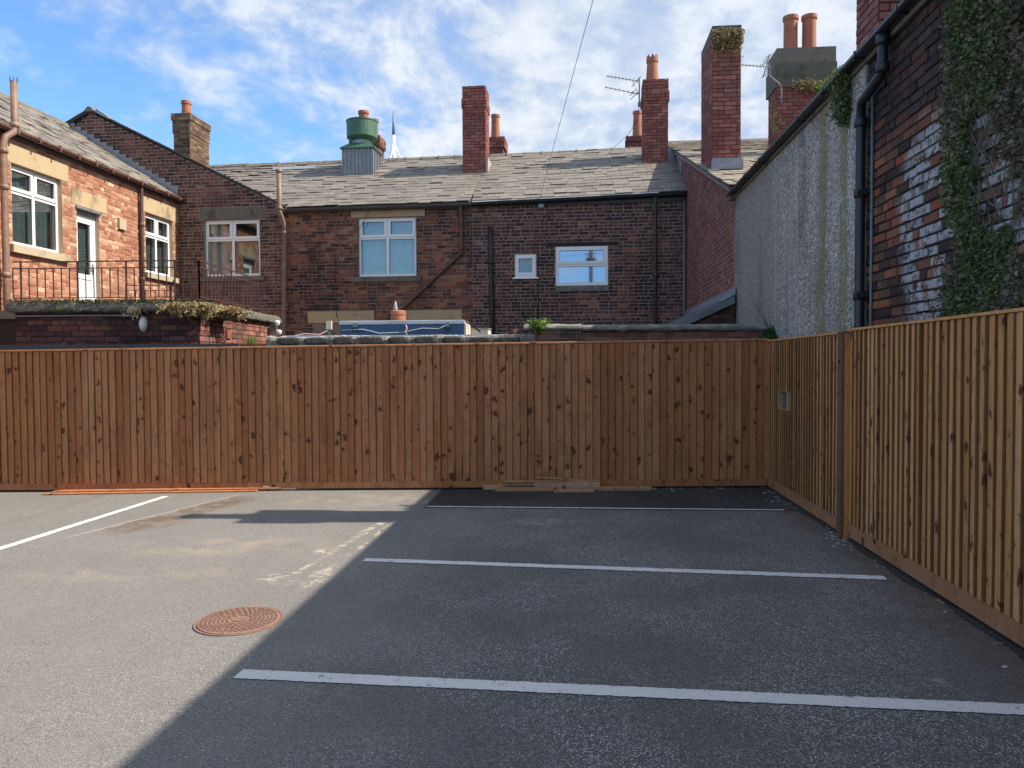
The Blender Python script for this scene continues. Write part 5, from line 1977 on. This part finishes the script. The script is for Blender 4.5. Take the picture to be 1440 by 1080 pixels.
mb = MB(); mb.prism([(XRW - .05, yb2 - .14, zb2), (XRW - .05, yb2, zb2 + .13), (XRW - .05, yb2 + .14, zb2)][::-1], (8, 0, 0)); fr.part(mb, 'ridge_cap', 'gritstone', rf)
mb = MB()
mb.add([(XRW - .045, y, vz(y) - q) for y in (ya_ - .05, yb2) for q in (.085, .012)], [(0, 2, 3, 1)])
fr.part(mb, 'verge_mortar', 'cement_fillet')
mb = MB(); mb.box(XRW - .10, XRW + .02, ya_ - .12, ya_ + .02, 4.30, 4.45); fr.part(mb, 'kneeler', 'gritstone')
# tall stack flush with the wall
c0, c1 = yr(14.64), yr(15.88)
ch = chimney(fr, XRW - .006, XRW + .53, c0, c1, [(5.2, 7.80, 0)], 'brick_red', 'mortar_joint', 95, faces='fl', limit=300)
mb = MB(); mb.box(XRW - .012, XRW + .537, c0 - .012, c1 + .01, 7.80, 8.05); fr.part(mb, 'rendered_top', 'mossy_concrete', ch)
mb = MB()
mb.box(XRW - .03, XRW + .56, c0 - .11, c0 - .012, 5.30, 5.48)
mb.box(XRW - .012, XRW + .55, c0 - .03, c0 - .012, 5.50, 5.53)
fr.part(mb, 'lead_flashing', 'lead', ch)
rr = random.Random(31)
lv = leaves([(XRW + rr.uniform(-.03, .56), c0 - abs(rr.gauss(0, .04)), 7.9 - abs(rr.gauss(0, .18)) + rr.uniform(-.05, .1)) for _ in range(1500)], .035, rr, 1.5, .1)
ob = fr.part(lv, 'chimney_growth', 'leaf_dry', ch, kind='stuff')
# broad stack with two pots
M2 = Matrix.Rotation(GA, 3, 'Z')
q0 = M2 @ V((5.90, 17.0, 0))
ch = chimney(fr, q0.x + .05, q0.x + 1.28, q0.y, q0.y + .75, [(5.4, 7.72, 0)], 'brick_red', 'mortar_joint', 97, faces='fl')
mb = MB(); mb.box(q0.x, q0.x + 1.33, q0.y - .05, q0.y + .8, 7.72, 8.24); fr.part(mb, 'rendered_top', 'mossy_concrete', ch)
mb = MB(); mb.box(q0.x + .03, q0.x + 1.31, q0.y - .03, q0.y + .78, 8.24, 8.58); fr.part(mb, 'capping', 'gritstone', ch)
pot(fr, ch, (q0.x + .43, q0.y + .35, 8.56), .86, .155, .15)
pot(fr, ch, (q0.x + .84, q0.y + .35, 8.56), .86, .155, .15)
lv = leaves([(q0.x + rr.choice((.62, .70, 1.1)) + rr.gauss(0, .11), q0.y - .06 - abs(rr.gauss(0, .035)), 7.72 + rr.gauss(0, .05)) for _ in range(1300)] +
            [(q0.x + .02 + rr.gauss(0, .05), q0.y - .05 + rr.gauss(0, .05), 6.95 + rr.gauss(0, .11)) for _ in range(260)], .034, rr, 1.4, .4)
fr.part(lv, 'chimney_growth', 'leaf_dry', ch, kind='stuff')

# ---- lean-to against the return wall
fr = Frame('lean_to', 'low lean-to with grey lead roof against the red return wall', 'lean-to', (0, 0, 0), -GA, (XRW - .6, yr(15), 0))
mb = MB()
l0, l1 = yr(12.50), yr(17.95)
xa, xb_ = XRW - 1.45, XRW - .012
zu = lambda x: 2.71 + (x - xb_) * .46
mb.prism([(xa, l0, -.1), (xb_, l0, -.1), (xb_, l0, zu(xb_) - .06), (xa, l0, zu(xa) - .06)], (0, l1 - l0, 0))
wl2 = fr.part(mb, 'wall', 'mortar_dark')
brick_face(fr, wl2, (0, l0, 0), (1, 0, 0), (0, -1, 0), lay(xa, xb_, 1.5, 2.7, seed=99, span=lambda z: (xb_ + (z + .06 - 2.71) / .46, 99)), 'brick_purple', .007, .004, 60, seen=lambda P: P.z > 2.1)
mb = MB()
mb.prism([(xa - .12, l0 - .06, zu(xa - .12) - .05), (xb_ - .02, l0 - .06, zu(xb_ - .02) - .05), (xb_ - .02, l0 - .06, zu(xb_ - .02)), (xa - .12, l0 - .06, zu(xa - .12))], (0, l1 - l0 + .06, 0))
rf = fr.part(mb, 'roof', 'lead_dull')
mb = MB(); mb.prism([(xa - .12, l0 - .10, zu(xa - .12) - .12), (xb_ - .02, l0 - .10, zu(xb_ - .02) - .12), (xb_ - .02, l0 - .10, zu(xb_ - .02) - .02), (xa - .12, l0 - .10, zu(xa - .12) - .02)], (0, .035, 0))
fr.part(mb, 'barge_board', 'lead_dull')
for i in range(6):
    yy = l0 + .5 + i * .85
    mb = MB(); mb.prism([(xa - .12, yy, zu(xa - .12)), (xb_ - .03, yy, zu(xb_ - .03)), (xb_ - .03, yy, zu(xb_ - .03) + .03), (xa - .12, yy, zu(xa - .12) + .03)], (0, .035, 0))
    fr.part(mb, 'lead_roll', 'lead_dull', rf)
mb = MB(); mb.prism([(xb_ - .16, l0 - .06, zu(xb_ - .16) + .012), (xb_, l0 - .06, zu(xb_) + .012), (xb_, l0 - .06, zu(xb_) + .13), (xb_ - .012, l0 - .06, zu(xb_) + .13), (xb_ - .02, l0 - .06, zu(xb_) + .03), (xb_ - .16, l0 - .06, zu(xb_ - .16) + .022)], (0, l1 - l0 + .05, 0))
fr.part(mb, 'lead_flashing', 'lead', rf)

# ================================================================== YARD WALLS BEHIND THE BACK FENCE
wy = 10.15
fr = Frame('boundary_wall', 'old red brick yard wall with lichen-covered stone coping behind the brown fence', 'wall', (0, 0, 0), 0, (1.9, wy, 0))
mb = MB(); mb.box(.30, 3.52, wy, wy + .23, -.1, 2.02); wl3 = fr.part(mb, 'wall', 'mortar_brown')
brick_face(fr, wl3, (0, wy, 0), (1, 0, 0), (0, -1, 0), lay(.30, 3.52, 1.2, 2.02, seed=103, hdr=4, jit=.007), 'brick_wallred', .007, .005, 200, seen=lambda P: P.z > 1.8)
rr = random.Random(2)
x = .16
while x < 3.5:
    e = min(x + rr.uniform(.5, .8), 3.53)
    mb = MB()
    zt_ = 2.10 + rr.uniform(-.006, .008)
    kk = 5
    for i in range(kk + 1):
        xx = x + .004 + (e - x - .008) * i / kk
        for (yy, zz_) in ((-.05, -.055), (-.062, -.03), (-.05, .0), (.05, .03), (.18, .03), (.28, .0), (.28, -.055)):
            mb.v.append(V((xx, wy + yy + rr.uniform(-.006, .006), zt_ + zz_ + rr.uniform(-.006, .006))))
    for i in range(kk):
        for j in range(6):
            p_ = i * 7 + j
            mb.f.append((p_, p_ + 7, p_ + 8, p_ + 1))
    mb.f.append(tuple(range(7)))
    mb.f.append(tuple(range(kk * 7 + 6, kk * 7 - 1, -1)))
    fr.part(mb, 'coping_stone', 'lichen_stone')
    x = e

fr = Frame('low_wall', 'low crumbling rendered wall with blackened stones just above the brown fence', 'wall', (0, 0, 0), 0, (-1.5, wy, 0))
mb = MB()
rr = random.Random(12)
k = 110
for i in range(k + 1):
    x = -3.3 + 3.62 * i / k
    zt_ = 1.985 + .012 * math.sin(x * 5) + rr.uniform(-.006, .010) + (.02 if x > -.3 else 0)
    for (yy, zz_) in ((-.01, -2.0), (-.01, -.12), (-.03, -.05), (-.02, -.012), (.04, 0), (.25, .005), (.25, -2.0)):
        mb.v.append(V((x, wy + yy + rr.uniform(-.01, .01), zt_ + zz_)))
for i in range(k):
    for j in range(6):
        p_ = i * 7 + j
        mb.f.append((p_, p_ + 7, p_ + 8, p_ + 1))
mb.f.append(tuple(range(7)))
mb.f.append(tuple(range(k * 7 + 6, k * 7 - 1, -1)))
fr.part(mb, 'wall', 'old_render')
for i in range(9):
    x = -3.0 + i * .37
    mb = MB()
    n = 14
    ww, hh = rr.uniform(.14, .18), rr.uniform(.045, .06)
    for (s_, dy) in ((1.0, -.012), (.92, -.045), (.6, -.055)):
        for j in range(n):
            a = 2 * math.pi * j / n
            mb.v.append(V((x + ww * s_ * math.copysign(abs(math.cos(a)) ** .6, math.cos(a)) + rr.uniform(-.006, .006), wy + dy, 1.925 + hh * s_ * math.copysign(abs(math.sin(a)) ** .6, math.sin(a)) + rr.uniform(-.004, .004))))
    for q in range(2):
        for j in range(n):
            mb.f.append((q * n + j, q * n + (j + 1) % n, q * n + (j + 1) % n + n, q * n + j + n))
    mb.f.append(tuple(range(2 * n, 3 * n)))
    fr.part(mb, 'stone', 'stone_black')
# loose bricks at the broken end of the wall
for (x, z, a) in ((.02, 1.985, .1), (.14, 2.0, -.15), (.24, 1.99, .25), (.10, 2.045, .4)):
    mb = MB(); mb.obox((x, wy + .1, z), V((math.cos(a), math.sin(a), 0)) * .10, V((-math.sin(a), math.cos(a), 0)) * .055, (0, 0, .028)); fr.part(mb, 'broken_brick', 'brick_wallred')

fr = Frame('low_wall', 'low dark-coped wall in front of the terrace extension', 'wall', (0, 0, 0), 0, (-5.8, wy + .35, 0))
mb = MB(); mb.box(-8.6, -3.32, wy + .34, wy + .56, -.1, 1.84); wl4 = fr.part(mb, 'wall', 'old_render')
mb = MB(); mb.box(-8.6, -3.75, wy + .22, wy + .62, 1.845, 1.90); mb.box(-8.6, -3.75, wy + .20, wy + .22, 1.815, 1.895); fr.part(mb, 'coping', 'felt_dark')
x = -3.74
while x < -3.35:
    mb = MB(); mb.box(x, x + .12, wy + .25, wy + .55, 1.845, 1.89 + R.uniform(0, .012)); fr.part(mb, 'coping_stone', 'brick_wallred'); x += .125

# ---- flat-roofed outbuilding carrying the chest and the pot
fr = Frame('outbuilding', 'low flat-roofed outbuilding with pale metal roof edge behind the rendered wall', 'outbuilding', (0, 0, 0), 0, (-1.7, 11.8, 0))
mb = MB(); mb.box(-3.1, -.15, 10.62, 13.2, -.1, 1.95); fr.part(mb, 'wall', 'old_render')
mb = MB(); mb.box(-3.18, -.05, 10.55, 13.3, 1.951, 2.0); fr.part(mb, 'roof', 'felt_dark')
mb = MB(); mb.box(-3.2, -.03, 10.525, 10.549, 1.975, 2.015); fr.part(mb, 'roof_edge', 'chest_rim')

fr = Frame('storage_chest', 'long blue chest with pale rim, two catches and cream end on the flat roof', 'chest', (-1.62, 11.45, 2.0), rad(-4))
mb = MB(); mb.box(-.95, .92, -.15, .42, .0, .205); fr.part(mb, 'body', 'chest_blue')
mb = MB(); mb.box(-.965, .935, -.165, .44, .2055, .25); mb.box(-.95, .92, -.15, .42, .25, .262); fr.part(mb, 'lid', 'chest_rim')
mb = MB(); mb.box(.921, .95, -.14, .41, .01, .20); fr.part(mb, 'end_panel', 'chest_cream')
for cx_ in (-.72, .67):
    mb = MB(); mb.box(cx_ - .035, cx_ + .035, -.178, -.166, .165, .225); cl = fr.part(mb, 'catch', 'galv')
    mb = MB(); mb.box(cx_ - .045, cx_ + .045, -.176, -.152, .10, .165); fr.part(mb, 'hinge', 'pipe_black', cl)
mb = MB(); mb.tube([(-.93, -.165, .12), (-.6, -.175, .13), (-.35, -.17, .07), (.0, -.17, .08), (.3, -.168, .14), (.55, -.168, .13), (.66, -.168, .19)], .007, 5); fr.part(mb, 'cable', 'cable_white', smooth=True)
mb = MB(); mb.tube([(.05, -.16, .19), (.07, -.19, .14), (.04, -.18, .09), (.08, -.19, .03)], .012, 6); fr.part(mb, 'cord_knot', 'cable_pink', smooth=True)
mb = MB(); mb.tube([(.92, -.1, .25), (1.0, .1, .20), (1.12, .25, .10)], .014, 6); fr.part(mb, 'strap', 'pipe_black')
fr = Frame('cream_box', 'small cream box behind the end of the blue chest', 'box', (-.52, 11.95, 2.0), rad(-8))
mb = MB(); mb.box(-.17, .17, -.15, .15, .0, .14); fr.part(mb, 'body', 'chest_cream')
mb = MB(); mb.box(-.18, .18, -.16, .16, .1405, .165); fr.part(mb, 'lid', 'galv')

fr = Frame('chimney_pot', 'loose terracotta chimney pot standing on the flat roof behind the blue chest', 'chimney pot', (-1.83, 12.2, 2.0))
mb = MB()
mb.lathe((0, 0, 0), [(.16, 0), (.155, .10), (.148, .105), (.145, .2), (.138, .205), (.132, .3), (.124, .305), (.118, .39), (.128, .40), (.125, .45), (.122, .46), (.108, .47), (.09, .46), (.085, .3)], 22)
fr.part(mb, 'body', 'terracotta')
mb = MB(); mb.lathe((-.045, 0, .40), [(.034, 0), (.036, .10), (.024, .17), (.008, .22), (0, .225)], 10); fr.part(mb, 'vent_tip', 'lead', smooth=True)
fr = Frame('junction_box', 'small cream junction box at the foot of the wall cable beside the blue chest', 'box', (-2.78, 11.5, 2.0))
mb = MB(); mb.box(-.04, .04, -.03, .03, .14, .27); fr.part(mb, 'body', 'chest_cream')
mb = MB(); mb.box(-.012, .012, -.01, .01, 0, .14); fr.part(mb, 'leg', 'galv')
mb = MB()
mb.tube([(-3.25, 11.2, 2.03), (-3.1, 11.3, 2.07), (-2.9, 11.4, 2.06), (-2.8, 11.48, 2.12)], .008, 5)
tag(mb.build('loose_cable', 'cable_pink'), 'loose pinkish cable running from the low wall to the junction box', 'cable')

# weeds along the walls
tuft('weed', 'leafy yellow-green weed growing on the broken end of the yard wall', (.34, 10.12, 2.02), 34, .20, .13, 'leaf_bright', 21, True, .35, 'weed', .011)
tuft('fern', 'dark green fern rooted where the brick yard wall meets the pebble-dash', (3.47, 10.10, 1.98), 46, .24, .20, 'leaf_fern', 22, False, .7, 'plant', .02)
tuft('fern', 'leafy green weed hanging below the fern at the end of the yard wall', (3.46, 10.06, 1.90), 30, .10, .14, 'leaf_fern', 24, True, .9, 'plant', .010)
mb = MB()
rr = random.Random(25)
for i in range(7):
    b0 = V((3.45, 10.12, 2.0))
    e = V((rr.uniform(-.28, .05), rr.uniform(-.05, .05), rr.uniform(.25, .52)))
    mb.tube([b0, b0 + e * .5 + V((0, 0, .03)), b0 + e], [.004, .003, .0015], 4)
ob = mb.build('dead_stalk', 'leaf_dead')
tag(ob, 'thin dead stalks leaning against the pebble-dash above the fern', 'stalks')
tuft('grass_clump', 'bright green grass clump on the low wall beside the terrace', (-3.62, 10.5, 1.88), 90, .22, .13, 'leaf_bright', 23, False, .35, 'grass', .008)

# ================================================================== AERIALS, MAST, CABLES
def aerial(fr, boom_a, boom_b, n, el, parent=None, up=(0, 0, 1)):
    a, b_ = V(boom_a), V(boom_b)
    mb = MB(); mb.tube([a, b_], .012, 6); bo = fr.part(mb, 'boom', 'aerial_metal', parent)
    t = (b_ - a).normalized()
    s = t.cross(V((0, 0, 1))).normalized() * .35 + V((0, 0, 1)) * .94
    mb = MB()
    for i in range(n):
        q = a + (b_ - a) * (i + .3) / n
        l_ = el * (.55 + .45 * i / n)
        mb.tube([q - s * l_, q + s * l_], .006, 4)
    fr.part(mb, 'element', 'aerial_metal', bo)


fr = Frame('tv_aerial', 'pair of toothed television aerials on the stack with the crown pot', 'aerial', FO, FA, (3.2, 2.0, 8.6))
mb = MB(); mb.tube([(3.26, 2.02, 8.30), (3.20, 1.95, 8.45), (3.20, 1.95, 9.10)], .018, 8); ms = fr.part(mb, 'mast', 'aerial_metal')
mb = MB(); mb.box(3.17, 3.29, 1.96, 2.08, 8.38, 8.46); fr.part(mb, 'bracket', 'aerial_metal')
aerial(fr, (2.35, 1.75, 9.10), (3.22, 1.95, 9.00), 9, .06)
aerial(fr, (2.30, 1.7, 8.80), (3.22, 1.95, 8.66), 8, .05)
mb = MB()
for (a, b_) in (((3.0, 1.9, 8.85), (3.24, 1.96, 9.12)), ((3.02, 1.9, 9.0), (3.2, 1.9, 8.6)), ((2.98, 1.9, 8.52), (3.16, 1.95, 8.72)), ((2.95, 1.9, 8.62), (3.1, 1.95, 8.78))):
    mb.tube([a, b_], .010, 5)
fr.part(mb, 'reflector', 'aerial_metal')
mb = MB(); mb.tube([(3.20, 1.95, 8.35), (3.16, 1.9, 8.0), (2.95, 2.3, 7.75), (2.55, 2.9, 7.55)], .006, 4); fr.part(mb, 'lead_cable', 'cable_dark')

fr = Frame('tv_aerial', 'single toothed television aerial on a bent arm beside the twin-pot stack', 'aerial', (0, 0, 0), -GA, (q0.x, q0.y, 7.6))
ax_, ay_ = q0.x + .12, q0.y - .08
mb = MB(); mb.tube([(ax_, ay_, 7.35), (ax_, ay_, 7.68), (ax_ - .05, ay_ - .05, 7.75), (ax_ - .28, ay_ - .1, 7.92), (ax_ - .30, ay_ - .1, 8.2)], .018, 8); fr.part(mb, 'mast', 'aerial_metal')
aerial(fr, (ax_ - 1.0, ay_ - .3, 8.12), (ax_ - .28, ay_ - .1, 8.12), 9, .045)
mb = MB()
cx_, cz_ = ax_ - .38, 8.13
for i in range(4):
    mb.tube([(cx_ - .09 + .03 * i, ay_ - .12, cz_ + .02 + .055 * i), (cx_ + .06 + .03 * i, ay_ - .12, cz_ + .09 + .055 * i)], .008, 4)
    mb.tube([(cx_ - .09 + .03 * i, ay_ - .12, cz_ - .25 + .055 * i), (cx_ + .06 + .03 * i, ay_ - .12, cz_ - .18 + .055 * i)], .008, 4)
mb.tube([(cx_ - .05, ay_ - .12, cz_ - .24), (cx_ + .09, ay_ - .12, cz_ + .26)], .010, 4)
fr.part(mb, 'reflector', 'aerial_metal')

fr = Frame('radio_mast', 'tall white and grey tapering mast with splayed feet behind the slate ridge', 'mast', (-9.25, 60, 0))
mb = MB(); mb.tube([(0, 0, 0), (0, 0, 17.2), (0, 0, 19.6)], [.20, .17, .13], 12); fr.part(mb, 'lower_pole', 'mast_white', smooth=True)
mb = MB(); mb.tube([(0, 0, 19.6), (0, 0, 21.4)], [.12, .05], 10); fr.part(mb, 'spire', 'mast_grey', smooth=True)
for a in (0, 2.1, 4.2):
    mb = MB()
    e = V((math.cos(a + .3), math.sin(a + .3), 0))
    mb.tube([V((0, 0, 18.9)) + e * .1, V((0, 0, 18.0)) + e * .45, V((0, 0, 17.5)) + e * .9, V((0, 0, 15.5)) + e * 1.3, V((0, 0, 0)) + e * 1.6], [.04, .06, .07, .08, .10], 8)
    fr.part(mb, 'leg', 'mast_white', smooth=True)

# telegraph poles behind the camera, one seen mirrored in the wide window
def pole(label, x, y, h):
    fr = Frame('telegraph_pole', label, 'pole', gpt(x, y))
    mb = MB(); mb.tube([(0, 0, -.1), (0, 0, h * .5), (0, 0, h)], [.14, .125, .11], 14); fr.part(mb, 'shaft', 'pole_wood', smooth=True)
    mb = MB(); mb.lathe((0, 0, h - .75), [(.11, 0), (.30, .03), (.32, .22), (.28, .34), (.11, .36)], 16); fr.part(mb, 'junction_drum', 'pole_wood')
    mb = MB(); mb.tube([(-.35, -.2, h - .2), (.35, .2, h - .2)], .03, 6); fr.part(mb, 'cross_arm', 'pole_wood')
    return fr


pole('wooden telegraph pole mirrored in the wide white window', -1.05, -10.0, 8.5)
pole('wooden telegraph pole carrying the cable to the row house', 2.2, -14.0, 8.8)


def sag(a, b_, s, n=24):
    a, b_ = V(a), V(b_)
    return [a + (b_ - a) * (i / n) - V((0, 0, 1)) * 4 * s * (i / n) * (1 - i / n) for i in range(n + 1)]


Bk = HB.M @ V((.74, -.20, 5.66))
e2 = V((2.2, -14, 8.5))
mb = MB(); mb.tube(sag(Bk, e2, .0), .0045, 5)
tag(mb.build('overhead_cable', 'cable_dark'), 'thin overhead cable rising from the bracket under the eave of the row house', 'cable')
mb = MB(); mb.tube(sag((-1.05, -10, 8.3), (-26, -12, 8.6), .5), .010, 5); mb.tube(sag((-1.05, -10, 8.3), (24, -13, 8.4), .5), .010, 5)
tag(mb.build('overhead_cable', 'cable_dark'), 'telephone wires on the pole mirrored in the wide white window', 'cable')

# ================================================================== GROUND LITTER
rr = random.Random(91)


def chips(n, fx, mat, smin, smax, label, cat):
    mb = MB()
    for i in range(n):
        x, y = fx()
        s = rr.uniform(smin, smax)
        a = rr.uniform(0, 6.28)
        e = V((math.cos(a), math.sin(a), 0)) * s * rr.uniform(.6, 1.4)
        t = V((-math.sin(a), math.cos(a), 0)) * s * rr.uniform(.5, 1.0)
        h = s * rr.uniform(.25, .6)
        c = gpt(x, y, .003)
        k = rr.uniform(.45, .8)
        mb.add([c - e - t, c + e - t * .7, c + e * .8 + t, c - e * .7 + t * .8, c - e * k - t * k + V((0, 0, h)), c + e * k - t * k * .6 + V((0, 0, h * .8)), c + e * k + t * k + V((0, 0, h)), c - e * k + t * k + V((0, 0, h * .7))],
               [(4, 5, 6, 7), (0, 1, 5, 4), (1, 2, 6, 5), (2, 3, 7, 6), (3, 0, 4, 7)])
    ob = mb.build('rubble', mat, None, kind='stuff')
    tag(ob, label, cat)


def along_side():
    y = rr.choice((rr.uniform(3.2, 9.4), rr.gauss(6.9, .35), rr.gauss(8.6, .4)))
    d_ = abs(rr.gauss(.0, .12))
    return 2.5 + .083 * y - .02 - d_, y


def along_back():
    x = rr.uniform(1.4, 3.1)
    return x, 9.62 - (x - 3.3) * .049 - abs(rr.gauss(.02, .10))


def bays():
    x = rr.uniform(-1.2, 2.6)
    return x, rr.uniform(3.0, 8.6)


def anywhere():
    return rr.uniform(-6, 2.7), rr.uniform(2.5, 9.6)


chips(420, along_side, 'stone_chip', .004, .012, 'grey grit and stone chips along the foot of the tan fence', 'rubble')
chips(60, along_side, 'white_chip', .005, .018, 'white mortar crumbs along the foot of the tan fence', 'rubble')
chips(46, along_back, 'white_chip', .005, .018, 'white mortar crumbs on the dark patch by the brown fence', 'rubble')
chips(170, bays, 'white_chip', .002, .006, 'white specks scattered over the parking bays', 'grit')
chips(300, anywhere, 'stone_chip', .003, .007, 'fine grey grit scattered over the car park', 'grit')
